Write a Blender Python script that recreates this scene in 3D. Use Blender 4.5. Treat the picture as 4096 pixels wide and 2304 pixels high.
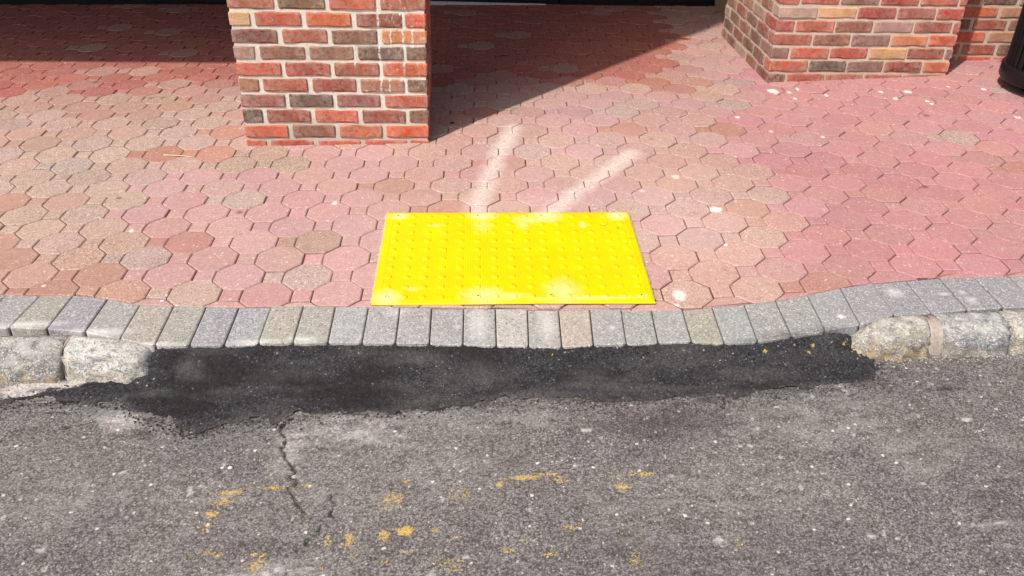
import bpy, bmesh, math, random
import numpy as np
from mathutils import Vector, Matrix

for o in list(bpy.data.objects): bpy.data.objects.remove(o)
scene = bpy.context.scene
col = scene.collection
R = math.radians

# ------------------------------------------------------------------ camera
yaw, pit, rol = 0.0677, 0.5452, 0.0276
fw = Vector((math.sin(yaw)*math.cos(pit), math.cos(yaw)*math.cos(pit), -math.sin(pit)))
r0 = Vector((math.cos(yaw), -math.sin(yaw), 0)); u0 = r0.cross(fw)
rt = r0*math.cos(rol)+u0*math.sin(rol); up = -r0*math.sin(rol)+u0*math.cos(rol)
cam = bpy.data.cameras.new('camera'); camo = bpy.data.objects.new('camera', cam); col.objects.link(camo)
CAM = Vector((0.9419, -3.6734, 1.4614))
camo.matrix_world = Matrix(((rt.x, up.x, -fw.x, CAM.x), (rt.y, up.y, -fw.y, CAM.y), (rt.z, up.z, -fw.z, CAM.z), (0, 0, 0, 1)))
cam.sensor_width = 36; cam.lens = 3484.8/4096*36; cam.clip_start = .05; cam.clip_end = 500
scene.camera = camo

# ------------------------------------------------------------------ sky, sun, exposure
ELEV = R(52); SD = Vector((.681*math.cos(ELEV), .7326*math.cos(ELEV), -math.sin(ELEV)))
world = bpy.data.worlds.new('World'); scene.world = world; world.use_nodes = True
nt = world.node_tree; bg = nt.nodes['Background']
sky = nt.nodes.new('ShaderNodeTexSky'); sky.sky_type = 'NISHITA'; sky.sun_disc = False
sky.sun_elevation = ELEV; sky.sun_rotation = math.atan2(-SD.x, -SD.y)
sky.air_density = 1.0; sky.dust_density = 4.0
nt.links.new(sky.outputs[0], bg.inputs[0]); bg.inputs[1].default_value = .13
sun = bpy.data.lights.new('sun', 'SUN'); sun.energy = 4.6; sun.angle = R(1.0); sun.color = (1, .965, .91)
suno = bpy.data.objects.new('sun', sun); col.objects.link(suno)
suno.rotation_euler = SD.to_track_quat('-Z', 'Y').to_euler(); suno.location = (-3, -4, 6)
scene.view_settings.view_transform = 'Standard'; scene.view_settings.look = 'None'
scene.view_settings.exposure = -.09; scene.view_settings.gamma = 1
scene.render.engine = 'CYCLES'; scene.cycles.max_bounces = 6; scene.cycles.diffuse_bounces = 3

# ------------------------------------------------------------------ measured layout (metres)
JOINTS = [[-0.5205,-1.2059,-0.5297,-1.3927],[-0.4079,-1.2218,-0.4274,-1.4077],[-0.302,-1.2271,-0.3099,-1.4212],[-0.1849,-1.2531,-0.1907,-1.4414],[-0.0738,-1.2866,-0.0755,-1.4789],[0.0321,-1.2924,0.0353,-1.5094],[0.1326,-1.2931,0.134,-1.5066],[0.2337,-1.2938,0.2332,-1.5026],[0.3341,-1.288,0.332,-1.4917],[0.4367,-1.2879,0.4344,-1.494],[0.5391,-1.3002,0.5389,-1.493],[0.645,-1.3096,0.641,-1.5011],[0.7453,-1.3127,0.7422,-1.5078],[0.8462,-1.3195,0.844,-1.5103],[0.9489,-1.3226,0.9448,-1.5187],[1.0499,-1.3294,1.0451,-1.5346],[1.1517,-1.3363,1.1419,-1.5394],[1.2517,-1.3394,1.2415,-1.5444],[1.3519,-1.3425,1.337,-1.544],[1.4523,-1.3456,1.4366,-1.543],[1.55,-1.3526,1.5341,-1.5403],[1.6496,-1.3546,1.6366,-1.5396],[1.7461,-1.3526,1.7314,-1.5571],[1.8485,-1.3535,1.8311,-1.5619],[1.9507,-1.3481,1.9377,-1.5515],[2.0611,-1.3279,2.0453,-1.5345],[2.1777,-1.3021,2.1591,-1.5168],[2.2946,-1.2811,2.2865,-1.4722],[2.4124,-1.269,2.4072,-1.4659],[2.532,-1.2561,2.5282,-1.4519],[2.6481,-1.2572,2.6467,-1.4494],[2.7654,-1.2612,2.7662,-1.4504]]
PATCH = [[-0.3756,-1.6381],[-0.3101,-1.636],[-0.2441,-1.606],[-0.1736,-1.5831],[-0.1033,-1.5558],[-0.0444,-1.5051],[-0.0128,-1.4656],[-0.0289,-1.4118],[-0.0123,-1.3734],[0.1126,-1.3577],[0.4117,-1.3641],[0.7383,-1.381],[1.1396,-1.4174],[1.492,-1.4244],[1.887,-1.4267],[2.0819,-1.386],[2.1775,-1.4096],[2.1916,-1.4718],[2.1305,-1.4974],[2.1534,-1.5354],[2.1974,-1.5653],[2.1847,-1.6306],[2.16,-1.6691],[2.1155,-1.6902],[2.0528,-1.6985],[1.9552,-1.7068],[1.8452,-1.72],[1.7238,-1.7379],[1.6077,-1.7411],[1.4932,-1.7406],[1.3895,-1.7462],[1.2997,-1.7379],[1.2104,-1.7223],[1.0964,-1.7273],[0.9833,-1.7305],[0.8713,-1.7515],[0.7605,-1.7564],[0.6501,-1.7576],[0.5408,-1.7624],[0.4642,-1.7619],[0.4356,-1.7862],[0.3473,-1.7765],[0.2856,-1.7902],[0.2288,-1.8206],[0.1814,-1.8016],[0.1296,-1.7686],[0.0713,-1.7536],[0.0163,-1.7159],[-0.0294,-1.6761],[-0.0956,-1.6763],[-0.1783,-1.6611],[-0.2587,-1.6533],[-0.3602,-1.6733]]
CRACKS = [[[0.4498,-1.7973],[0.466,-1.8563],[0.469,-1.9031],[0.4876,-1.9491],[0.5083,-1.9851],[0.5181,-2.028],[0.5176,-2.0609],[0.5412,-2.1022],[0.5573,-2.1341],[0.5591,-2.1646]],[[0.6197,-2.0744],[0.6209,-2.1298],[0.6275,-2.1606]],[[0.5924,-2.1663],[0.5915,-2.1995],[0.5766,-2.2275],[0.5648,-2.255]],[[-0.2185,-1.7047],[-0.1773,-1.7037],[-0.138,-1.718]],[[-0.1529,-1.7678],[-0.1125,-1.767],[-0.0725,-1.7543],[-0.0658,-1.7308]],[[1.6967,-1.7395],[1.6751,-1.7814],[1.6602,-1.8066]]]
YELLOW = [[0.3616,-2.0528,0.0404,0.0099,0.8],[0.3517,-2.0844,0.0314,0.0202,0.55],[0.3364,-2.1264,0.0168,0.0109,0.8],[0.3363,-2.1604,0.0138,0.0267,0.45],[0.3598,-2.2464,0.032,0.0085,0.6],[0.3812,-2.2592,0.0106,0.007,0.6],[0.3202,-2.2663,0.0158,0.0209,0.3],[0.4647,-2.2567,0.0319,0.007,0.7],[0.4735,-2.2878,0.0263,0.0275,0.5],[0.4739,-2.0407,0.0291,0.0067,0.6],[0.5544,-2.0382,0.035,0.0067,0.4],[0.4106,-2.0406,0.0232,0.005,0.35],[0.8016,-2.0344,0.0106,0.0051,0.7],[0.7677,-2.0982,0.0315,0.0283,0.45],[0.9163,-2.053,0.0117,0.0067,0.5],[0.9337,-2.0948,0.0316,0.0244,0.35],[1.0332,-2.0591,0.0088,0.0125,1.0],[1.0933,-2.037,0.0413,0.0102,0.9],[1.187,-2.0503,0.0294,0.0254,0.6],[1.1652,-2.0297,0.0475,0.0085,0.6],[1.3419,-2.0835,0.0262,0.0182,0.8],[1.3729,-2.0405,0.0119,0.0068,0.7],[1.4144,-2.0427,0.0267,0.0085,0.7],[1.3208,-2.0488,0.0071,0.0101,0.5],[0.6755,-2.222,0.0119,0.0292,0.7],[0.6248,-2.2265,0.0081,0.0217,0.4],[0.7167,-2.1987,0.0082,0.0089,0.6],[0.7564,-2.219,0.0163,0.0183,1.2],[0.8045,-2.2033,0.0209,0.0148,1.2],[0.8758,-2.2034,0.0121,0.0089,1.0],[0.8508,-2.1947,0.0055,0.0045,0.6],[0.928,-2.2316,0.0218,0.0072,0.4],[1.0201,-2.2457,0.0065,0.0057,0.7],[1.0419,-2.2447,0.0163,0.0043,0.5],[1.0799,-2.2467,0.0098,0.0043,0.8],[1.0457,-2.2767,0.0214,0.0084,0.4],[1.1928,-2.2126,0.0221,0.0103,0.8],[1.3167,-2.2374,0.0055,0.0043,0.7],[1.3574,-2.2417,0.0192,0.0087,0.6],[1.1384,-2.292,0.0213,0.0104,0.4],[1.1826,-2.2804,0.0064,0.0056,0.5],[1.33,-2.3191,0.0265,0.0273,0.35],[0.7646,-2.2963,0.0158,0.0082,0.4],[0.8156,-2.2647,0.0214,0.007,0.4],[0.694,-2.2721,0.0106,0.0069,0.4],[0.5641,-2.1797,0.0083,0.0226,0.25],[1.5835,-2.2766,0.0108,0.0213,0.3],[0.6245,-2.3057,0.0078,0.004,0.5],[0.9122,-2.3108,0.0263,0.0204,0.3]]
WHITE = [[0.0759,-1.9679,0.0142,0.0105,0.8],[-0.008,-1.758,0.0601,0.0387,0.6],[0.0109,-1.7332,0.0441,0.0214,0.55],[0.7089,-1.8038,0.0491,0.031,0.5],[0.7459,-1.7886,0.0439,0.0243,0.4],[0.4904,-1.8907,0.0263,0.0569,0.45],[0.6921,-1.8611,0.0427,0.0297,0.35],[1.5382,-2.2717,0.0167,0.0109,0.9],[1.7059,-1.9492,0.0116,0.0094,1.0],[1.744,-1.8828,0.0152,0.0099,0.8],[1.765,-1.9038,0.0086,0.0081,0.7],[1.7327,-1.8347,0.0176,0.0137,0.6],[1.7793,-1.893,0.0108,0.0082,0.7],[1.2782,-1.8619,0.0173,0.01,0.9],[2.3393,-1.8714,0.0165,0.0101,1.1],[-0.0289,-2.2138,0.0165,0.0147,0.6],[2.2065,-2.2516,0.0759,0.0062,0.5],[0.5183,-2.3098,0.0489,0.0184,0.6],[2.052,-1.7307,0.0161,0.0335,0.6],[2.0373,-1.8121,0.0156,0.0352,0.4],[1.4542,-1.7959,0.0111,0.0087,0.3],[-0.2662,-1.5783,0.1273,0.0197,1.3],[-0.3506,-1.5929,0.069,0.0273,1.2],[-0.1794,-1.5674,0.0815,0.0159,1.0],[-0.327,-1.6222,0.0797,0.0191,0.8],[0.0819,-2.21,0.011,0.0074,0.5],[0.9271,-1.832,0.0325,0.0169,0.3],[0.6126,-1.8156,0.065,0.0376,0.28],[-0.267,-1.6602,0.0563,0.0074,0.6],[1.9793,-2.0375,0.0123,0.0088,0.5],[2.1853,-1.9469,0.0107,0.0079,0.5],[2.3303,-2.1001,0.0141,0.0099,0.5],[1.0931,-1.7841,0.0155,0.0087,0.5],[1.8917,-1.8221,0.0133,0.0069,0.5],[0.4837,-1.9445,0.0052,0.0061,1.2],[0.297,-1.8405,0.0128,0.0099,0.4],[1.8336,-1.7926,0.0134,0.0106,0.5]]
DARK = [[0.0764,-1.816,0.0365,0.0219,0.75],[0.0142,-1.8193,0.0257,0.015,0.6],[1.1098,-1.8664,0.0097,0.0366,0.4],[1.0716,-1.9751,0.0268,0.0183,0.45],[1.1119,-1.9151,0.0084,0.0191,0.35],[1.2927,-2.289,0.0503,0.0166,0.5],[1.3106,-2.2351,0.0112,0.025,0.35],[2.3515,-1.733,0.0554,0.013,0.9],[1.5074,-1.8368,0.2082,0.0729,0.75],[1.3815,-1.7956,0.0998,0.0441,0.4],[1.6521,-1.7921,0.1005,0.0354,0.4],[1.0392,-1.7424,0.1234,0.0253,0.35],[-0.3933,-1.585,0.0161,0.0176,0.8],[2.0755,-1.7598,0.0797,0.0255,0.25],[0.4732,-2.3041,0.0267,0.0161,0.25],[1.8102,-2.0874,0.0301,0.0142,0.3],[2.3457,-1.6589,0.1894,0.0594,0.22],[2.3954,-1.8829,0.0987,0.0682,0.15],[1.4052,-1.9144,0.0149,0.0128,0.2]]
DUST = [[0.6576,-1.8346,0.1832,0.0858,0.6],[-0.0037,-1.7548,0.0766,0.046,0.75],[0.4904,-1.8907,0.0473,0.1163,0.6],[1.0362,-1.8208,0.2401,0.0695,0.3],[0.5187,-2.3121,0.0977,0.0346,0.6],[1.9039,-1.8828,0.2825,0.1026,0.3],[-0.0637,-2.018,0.2575,0.1354,0.22],[0.7759,-2.019,0.2622,0.1218,0.22],[1.565,-2.1307,0.2946,0.1282,0.22],[2.0492,-1.7676,0.025,0.0831,0.7],[2.2065,-2.2516,0.0854,0.0075,0.6],[2.1354,-1.9842,0.2104,0.0955,0.25],[-0.326,-1.598,0.1378,0.043,0.9],[0.2879,-2.1308,0.1908,0.0957,0.2]]
BROAD = [[2.3056,-1.6668,0.3304,0.0998,0.55],[1.5184,-1.8373,0.252,0.0962,0.9],[1.2745,-2.288,0.1554,0.0544,0.5],[-0.2137,-1.7388,0.1644,0.0627,0.4],[0.432,-2.1892,0.2055,0.078,0.3],[2.2348,-2.1238,0.1699,0.1618,0.35],[1.0855,-1.9137,0.0634,0.1506,0.35],[1.0712,-1.9826,0.0463,0.0304,0.5],[1.6456,-2.3484,0.2696,0.0699,0.3],[0.0215,-2.2401,0.2263,0.0996,0.25],[0.3081,-1.889,0.2098,0.0651,0.25]]
PLIGHT = [[0.1414,-1.5645,0.0469,0.0403,0.6],[0.9853,-1.6277,0.1282,0.0592,0.5],[1.1315,-1.7108,0.1364,0.0334,0.6],[0.848,-1.7144,0.1355,0.0257,0.4],[0.4711,-1.5914,0.0701,0.0278,0.25],[1.3117,-1.6447,0.0583,0.0469,0.35],[1.5811,-1.5993,0.2142,0.0322,0.35],[1.8046,-1.6605,0.164,0.035,0.4],[0.6248,-1.4986,0.0967,0.0253,0.2],[0.2571,-1.6655,0.1021,0.0263,0.2]]
STREAK = [[0.9901,-0.7329,1.0246,-0.5399],[1.0246,-0.5399,1.1093,-0.1184],[1.1093,-0.1184,1.188,0.1486],[1.2427,-0.7635,1.3828,-0.5534],[1.3828,-0.5534,1.691,-0.1443]]
SPOTW = [[2.5601,0.6296,0.0284,0.038,1.0],[2.6345,0.6027,0.01,0.0182,1.0],[2.6928,0.6527,0.01,0.0186,0.8],[2.8061,0.5443,0.0118,0.0178,1.0],[2.6346,0.51,0.0098,0.0146,1.0],[3.0943,0.5589,0.0118,0.018,1.0],[3.2252,0.5366,0.0196,0.0208,1.0],[3.1258,0.4506,0.0116,0.0172,1.0],[3.2639,0.3987,0.0115,0.0167,1.0],[3.2687,0.3576,0.0114,0.0164,1.0],[3.6228,0.5359,0.0141,0.0183,1.0],[3.4651,0.5959,0.0099,0.0122,0.8],[2.5899,-0.0077,0.009,0.0112,1.0],[1.9173,-0.7059,0.0244,0.0237,1.0],[1.6582,-1.2707,0.0233,0.0349,0.7],[1.6375,-1.3247,0.0077,0.0068,0.8],[0.4534,-0.5826,0.0124,0.0148,1.0],[2.2653,0.2475,0.0134,0.0162,0.8],[-0.42,-1.1621,0.0091,0.0077,0.6],[3.5896,0.157,0.017,0.0137,0.8],[1.8857,-0.9748,0.0069,0.0109,0.9],[2.3746,0.0697,0.0111,0.014,0.6],[-0.2611,-0.7757,0.0072,0.0128,0.8],[-0.0066,-1.2297,0.005,0.0072,1.0],[1.6652,-0.5277,0.0127,0.0147,0.4],[1.8294,-0.3995,0.0164,0.02,0.5]]
SPOTD = [[0.1006,-0.643,0.0136,0.0138,0.7],[-0.3939,-0.4987,0.0124,0.0111,0.7],[-0.9746,0.9206,0.0146,0.0204,0.8],[-0.3929,0.2301,0.0091,0.0099,0.8],[3.1702,0.2099,0.0186,0.0196,0.6],[3.4805,0.0253,0.0183,0.0168,0.5],[2.8117,-0.5468,0.0161,0.0151,0.8],[-0.6049,0.6433,0.0159,0.0153,0.6],[-0.547,0.6465,0.0119,0.0153,0.6],[1.8056,-0.001,0.0126,0.013,0.5]]
BORDERSPOT = [[2.1178,-1.4648,0.0119,0.013,1.0],[2.3414,-1.3396,0.0283,0.0292,0.6],[2.4988,-1.355,0.0206,0.0096,0.6],[2.5603,-1.3508,0.0116,0.0097,0.7],[2.5679,-1.3998,0.0178,0.0235,0.5],[1.407,-1.4521,0.0111,0.0136,0.7],[0.9274,-1.42,0.0098,0.0129,0.5],[0.9954,-1.4117,0.0272,0.0873,0.6],[1.2059,-1.4194,0.0273,0.0885,0.6],[-0.1524,-1.4403,0.1048,0.0216,0.7],[0.0457,-1.5012,0.0684,0.0103,0.6],[0.3197,-1.4842,0.0705,0.0147,0.7],[0.4598,-1.4753,0.0478,0.0169,0.7],[-0.3873,-1.3935,0.1084,0.0179,0.7],[0.7388,-1.3385,0.0377,0.0308,0.35]]
DRIPS = [[0.6096,0.6089,0.6009,0.1991,0.0045],[0.6122,0.4928,0.6112,0.4745,0.008],[0.7042,0.5657,0.7068,0.2095,0.004],[0.6532,0.4931,0.6563,0.415,0.0035],[0.6567,0.5652,0.6586,0.5563,0.0045],[0.7426,0.5031,0.7464,0.4158,0.0035],[0.6059,0.2917,0.6051,0.2772,0.007],[0.4999,0.4137,0.4963,0.3292,0.003],[0.7404,0.5683,0.7401,0.5594,0.004],[0.6975,0.5678,0.6975,0.5477,0.004],[0.6411,0.2919,0.6396,0.2141,0.0025],[0.5411,0.2282,0.5426,0.2136,0.003],[0.423,0.5649,0.4224,0.5582,0.003],[0.4566,0.5653,0.457,0.5586,0.003],[0.3738,0.5657,0.3732,0.5586,0.003]]

# ------------------------------------------------------------------ helpers
rng = random.Random(7)
def lin(c):
    return tuple(((v/255)/12.92 if v/255 <= .04045 else ((v/255+.055)/1.055)**2.4) for v in c)
def alb(c, k=1.0):
    return tuple(min(.92, v*k) for v in lin(c))
def sm(a, b, t):
    t = np.clip((t-a)/(b-a), 0, 1); return t*t*(3-2*t)
def G(x, y):
    z = -.0185+.0219*x-.0023*y-.02*(1-sm(-.3, .3, y))
    z = z+np.interp(x, [1.6, 2.57, 3.54, 4.5], [0, -.012, .012, .02])*sm(-.3, .5, y)
    z = z-.028*sm(-.25, .5, x)*(1-sm(1.6, 2.35, x))*sm(.65, 1.35, -y)
    w = (1-sm(.45, .80, abs(x-1.116)))*(1-sm(.30, .62, abs(y+1.0105)))
    return z+w*(-.0265+.010*(x-1.116)+.042*(y+1.0105)-z)
def RZ(x, y): return -.125+.0219*x+.01*(-1.6-y)
def hashg(ix, iy, s):
    v = np.sin(ix*127.1+iy*311.7+s*74.7)*43758.5453
    return v-np.floor(v)
def vnoise(x, y, s=0):
    ix, iy = np.floor(x), np.floor(y); fx, fy = x-ix, y-iy
    fx = fx*fx*(3-2*fx); fy = fy*fy*(3-2*fy)
    a, b, c, d = hashg(ix, iy, s), hashg(ix+1, iy, s), hashg(ix, iy+1, s), hashg(ix+1, iy+1, s)
    return a+(b-a)*fx+(c-a)*fy+(a-b-c+d)*fx*fy
def fbm(x, y, s=0, o=4):
    v = 0; a = .5; n = 0
    for i in range(o):
        v = v+a*vnoise(x*2**i+i*17.3, y*2**i-i*9.1, s+i); n += a; a *= .5
    return v/n
def link(o, parent=None):
    col.objects.link(o)
    if parent is not None: o.parent = parent
    return o
def mesh(name, v, f, mat, smooth=False):
    m = bpy.data.meshes.new(name); m.from_pydata([tuple(map(float, p)) for p in v], [], f); m.update()
    if mat: m.materials.append(mat)
    if smooth: m.polygons.foreach_set('use_smooth', [True]*len(m.polygons))
    return m
def obj(name, me, parent=None): return link(bpy.data.objects.new(name, me), parent)
def tag(o, label=None, cat=None, group=None, kind=None):
    if label: o['label'] = label
    if cat: o['category'] = cat
    if group: o['group'] = group
    if kind: o['kind'] = kind
    return o
def empty(name, loc=(0, 0, 0)):
    o = bpy.data.objects.new(name, None); o.location = loc; o.empty_display_size = .1
    return link(o)
def recalc(me):
    bm = bmesh.new(); bm.from_mesh(me); bmesh.ops.recalc_face_normals(bm, faces=bm.faces); bm.to_mesh(me); bm.free(); return me
def bevbox(name, x0, x1, y0, y1, z0, z1, mat, parent=None, bev=.004, seg=2):
    bm = bmesh.new(); bmesh.ops.create_cube(bm, size=1)
    for v in bm.verts: v.co = Vector(((x0+x1)/2+v.co.x*(x1-x0), (y0+y1)/2+v.co.y*(y1-y0), (z0+z1)/2+v.co.z*(z1-z0)))
    if bev: bmesh.ops.bevel(bm, geom=bm.edges[:], offset=bev, segments=seg, affect='EDGES', profile=.5)
    me = bpy.data.meshes.new(name); bm.to_mesh(me); bm.free(); me.materials.append(mat)
    return obj(name, me, parent)

# ------------------------------------------------------------------ node material builder
class NB:
    def __init__(s, name, rough=.9):
        s.m = bpy.data.materials.new(name); s.m.use_nodes = True; s.t = s.m.node_tree
        s.b = s.t.nodes['Principled BSDF']; s.b.inputs['Roughness'].default_value = rough
        s.b.inputs['Specular IOR Level'].default_value = .25
    def n(s, typ, **kw):
        x = s.t.nodes.new('ShaderNode'+typ)
        for k, v in kw.items(): setattr(x, k, v)
        return x
    def set(s, sock, v):
        if hasattr(v, 'is_output') or isinstance(v, bpy.types.NodeSocket): s.t.links.new(v, sock)
        else:
            if hasattr(sock, 'default_value') and not isinstance(v, (int, float)) and len(v) == 3 and sock.type == 'RGBA': v = (*v, 1)
            sock.default_value = v
    def math(s, op, a, b=None, c=None, clamp=False):
        x = s.n('Math', operation=op); x.use_clamp = clamp
        for i, v in enumerate((a, b, c)):
            if v is not None: s.set(x.inputs[i], v)
        return x.outputs[0]
    def vmath(s, op, a, b=None, out=0):
        x = s.n('VectorMath', operation=op); s.set(x.inputs[0], a)
        if b is not None: s.set(x.inputs[1], b)
        return x.outputs[out]
    def mix(s, f, a, b, blend='MIX'):
        x = s.n('Mix', data_type='RGBA', blend_type=blend); s.set(x.inputs[0], f); s.set(x.inputs[6], a); s.set(x.inputs[7], b); return x.outputs[2]
    def noise(s, vec, scale, detail=3, rough=.55, out=0):
        x = s.n('TexNoise'); s.set(x.inputs['Vector'], vec); x.inputs['Scale'].default_value = scale
        x.inputs['Detail'].default_value = detail; x.inputs['Roughness'].default_value = rough; return x.outputs[out]
    def voro(s, vec, scale, out='Color', feature='F1'):
        x = s.n('TexVoronoi', feature=feature); s.set(x.inputs['Vector'], vec); x.inputs['Scale'].default_value = scale; return x.outputs[out]
    def ramp(s, v, lo, hi, a=0., b=1.):
        x = s.n('MapRange', clamp=True); s.set(x.inputs[0], v); x.inputs[1].default_value = lo; x.inputs[2].default_value = hi
        x.inputs[3].default_value = a; x.inputs[4].default_value = b; return x.outputs[0]
    def pos(s): return s.n('NewGeometry').outputs['Position']
    def objc(s): return s.n('TexCoord').outputs['Object']
    def attr(s, nm): return s.n('Attribute', attribute_name=nm).outputs['Fac']
    def sep(s, v):
        x = s.n('SeparateXYZ'); s.set(x.inputs[0], v); return x.outputs
    def comb(s, x_, y_, z_):
        x = s.n('CombineXYZ')
        for i, v in enumerate((x_, y_, z_)): s.set(x.inputs[i], v)
        return x.outputs[0]
    def hsv(s, c, v=None, sat=None, h=None):
        x = s.n('HueSaturation'); s.set(x.inputs['Color'], c)
        if v is not None: s.set(x.inputs['Value'], v)
        if sat is not None: s.set(x.inputs['Saturation'], sat)
        if h is not None: s.set(x.inputs['Hue'], h)
        return x.outputs[0]
    def bump(s, h, dist, strength=1.):
        x = s.n('Bump'); s.set(x.inputs['Height'], h); x.inputs['Distance'].default_value = dist; x.inputs['Strength'].default_value = strength
        s.t.links.new(x.outputs[0], s.b.inputs['Normal']); return x
    def color(s, c): s.set(s.b.inputs['Base Color'], c); return s.m
    def blobs(s, P, L, soft=.45, warp=.3, wscale=60):
        """mask of soft elliptical stains at measured places on the ground"""
        w = s.vmath('SUBTRACT', s.noise(P, wscale, 3, .6, 1), (.5, .5, .5))
        out = None
        for (x, y, rx, ry, st) in L:
            d = s.vmath('SUBTRACT', P, (x, y, 0)); d = s.vmath('MULTIPLY', d, (1/max(rx, .004), 1/max(ry, .004), 0))
            d = s.vmath('ADD', d, s.vmath('MULTIPLY', w, (warp*4, warp*4, 0)))
            m = s.ramp(s.vmath('LENGTH', d, out=1), 1+soft*.5, 1-soft, 0, st)
            out = m if out is None else s.math('MAXIMUM', out, m)
        return out
    def segs(s, P, L, wid, soft=1.):
        out = None
        for (x0, y0, x1, y1) in L:
            a = s.vmath('SUBTRACT', P, (x0, y0, 0)); a = s.vmath('MULTIPLY', a, (1, 1, 0)); d = (x1-x0, y1-y0, 0); L2 = d[0]**2+d[1]**2
            t = s.math('DIVIDE', s.vmath('DOT_PRODUCT', a, d, out=1), L2, clamp=True)
            c = s.vmath('SCALE', d); s.t.links.new(t, c.node.inputs['Scale'])
            m = s.ramp(s.vmath('LENGTH', s.vmath('SUBTRACT', a, c), out=1), wid, wid*.15)
            out = m if out is None else s.math('MAXIMUM', out, m)
        return out

def paver_material(name, attr=False):
    b = NB(name, .92); P = b.pos()
    if attr:
        ca = b.n('VertexColor', layer_name='col'); base, wear = ca.outputs[0], ca.outputs[1]
    else:
        oi = b.n('ObjectInfo'); base, wear = oi.outputs['Color'], oi.outputs['Alpha']
    big = b.noise(P, 9, 4, .6); mid = b.noise(P, 45, 4, .6); fine = b.noise(P, 420, 2, .7)
    c = b.hsv(base, v=b.ramp(mid, .25, .75, .90, 1.09))
    c = b.hsv(c, v=b.ramp(fine, .25, .75, .86, 1.14))
    # exposed aggregate: pale and dark grains, stronger where the face is worn
    vo = b.voro(P, 300); g = b.sep(vo)
    pale = b.math('MULTIPLY', b.ramp(g[0], .82, .88), b.math('ADD', .16, b.math('MULTIPLY', wear, .40)))
    c = b.mix(pale, c, lin((222, 206, 188)))
    v2 = b.sep(b.voro(b.vmath('ADD', P, (3.1, 1.7, .2)), 280))
    dk = b.math('MULTIPLY', b.ramp(v2[1], .86, .93), b.math('ADD', .12, b.math('MULTIPLY', wear, .6)))
    c = b.mix(dk, c, lin((96, 70, 60)))
    v3 = b.sep(b.voro(b.vmath('ADD', P, (7.1, .7, .2)), 150))
    c = b.mix(b.math('MULTIPLY', b.ramp(v3[2], .985, .99), .4), c, lin((235, 224, 210)))
    # worn greyish patches crossing pavers
    c = b.mix(b.math('MULTIPLY', b.ramp(big, .50, .72), .16), c, lin((186, 160, 146))); c = b.hsv(c, sat=1.02)
    # stone-saw dust trails, spatters, gum
    wob = b.vmath('SUBTRACT', b.noise(P, 14, 4, .65, 1), (.5, .5, .5))
    PW = b.vmath('ADD', P, b.vmath('MULTIPLY', wob, (.05, .05, 0)))
    st = b.math('MULTIPLY', b.segs(PW, STREAK, .060), b.ramp(b.noise(P, 120, 5, .85), .38, .60, .05, .9))
    c = b.mix(st, c, lin((226, 214, 205)))
    halo = b.blobs(P, [(1.13, -1.02, .56, .42, .32), (1.66, -.85, .16, .3, .30), (1.22, -.62, .5, .1, .35), (1.78, -.72, .34, .5, .38), (1.5, -.2, .4, .3, .25)], .9, .15, 8)
    c = b.mix(b.math('MULTIPLY', halo, b.ramp(b.noise(P, 25, 4, .7), .3, .7, .3, 1)), c, lin((215, 190, 178)))
    c = b.mix(b.math('MULTIPLY', b.blobs(P, SPOTW, .35, .28, 70), .93), c, lin((236, 230, 218)))
    c = b.mix(b.math('MULTIPLY', b.blobs(P, SPOTD, .6, .15), .85), c, lin((70, 48, 44)))
    b.bump(b.math('ADD', b.math('MULTIPLY', fine, .7), b.math('MULTIPLY', g[0], .5)), .0016, .55)
    return b.color(c)

def brick_material(name, drips=False):
    b = NB(name, .9); oi = b.n('ObjectInfo')
    off = b.vmath('SCALE', (13.7, 7.3, 5.1)); b.t.links.new(oi.outputs['Random'], off.node.inputs['Scale']); off.node.inputs['Scale'].default_value = 1
    O = b.vmath('ADD', b.objc(), off); c = oi.outputs['Color']
    n1 = b.noise(O, 14, 3, .6); n2 = b.noise(O, 55, 5, .7); n3 = b.noise(O, 260, 3, .7)
    c = b.hsv(c, v=b.ramp(n1, .25, .75, .70, 1.25), sat=.97)
    c = b.hsv(c, v=b.ramp(n3, .3, .7, .72, 1.26))
    c = b.mix(b.math('MULTIPLY', b.ramp(n2, .54, .68), oi.outputs['Alpha']), c, lin((66, 50, 46)))
    c = b.mix(b.math('MULTIPLY', b.ramp(b.noise(b.vmath('ADD', O, (5, 5, 5)), 42, 5, .75), .57, .72), .45), c, lin((200, 166, 142)))
    # lime bloom along arrises
    gp = b.n('NewGeometry'); e = b.ramp(gp.outputs['Pointiness'], .53, .60)
    c = b.mix(b.math('MULTIPLY', e, b.ramp(n2, .35, .6, .0, .40)), c, lin((216, 196, 180)))
    if drips: c = drip_mix(b, c)
    b.bump(b.math('ADD', n2, b.math('MULTIPLY', n3, .6)), .0045, .85)
    return b.color(c)
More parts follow.
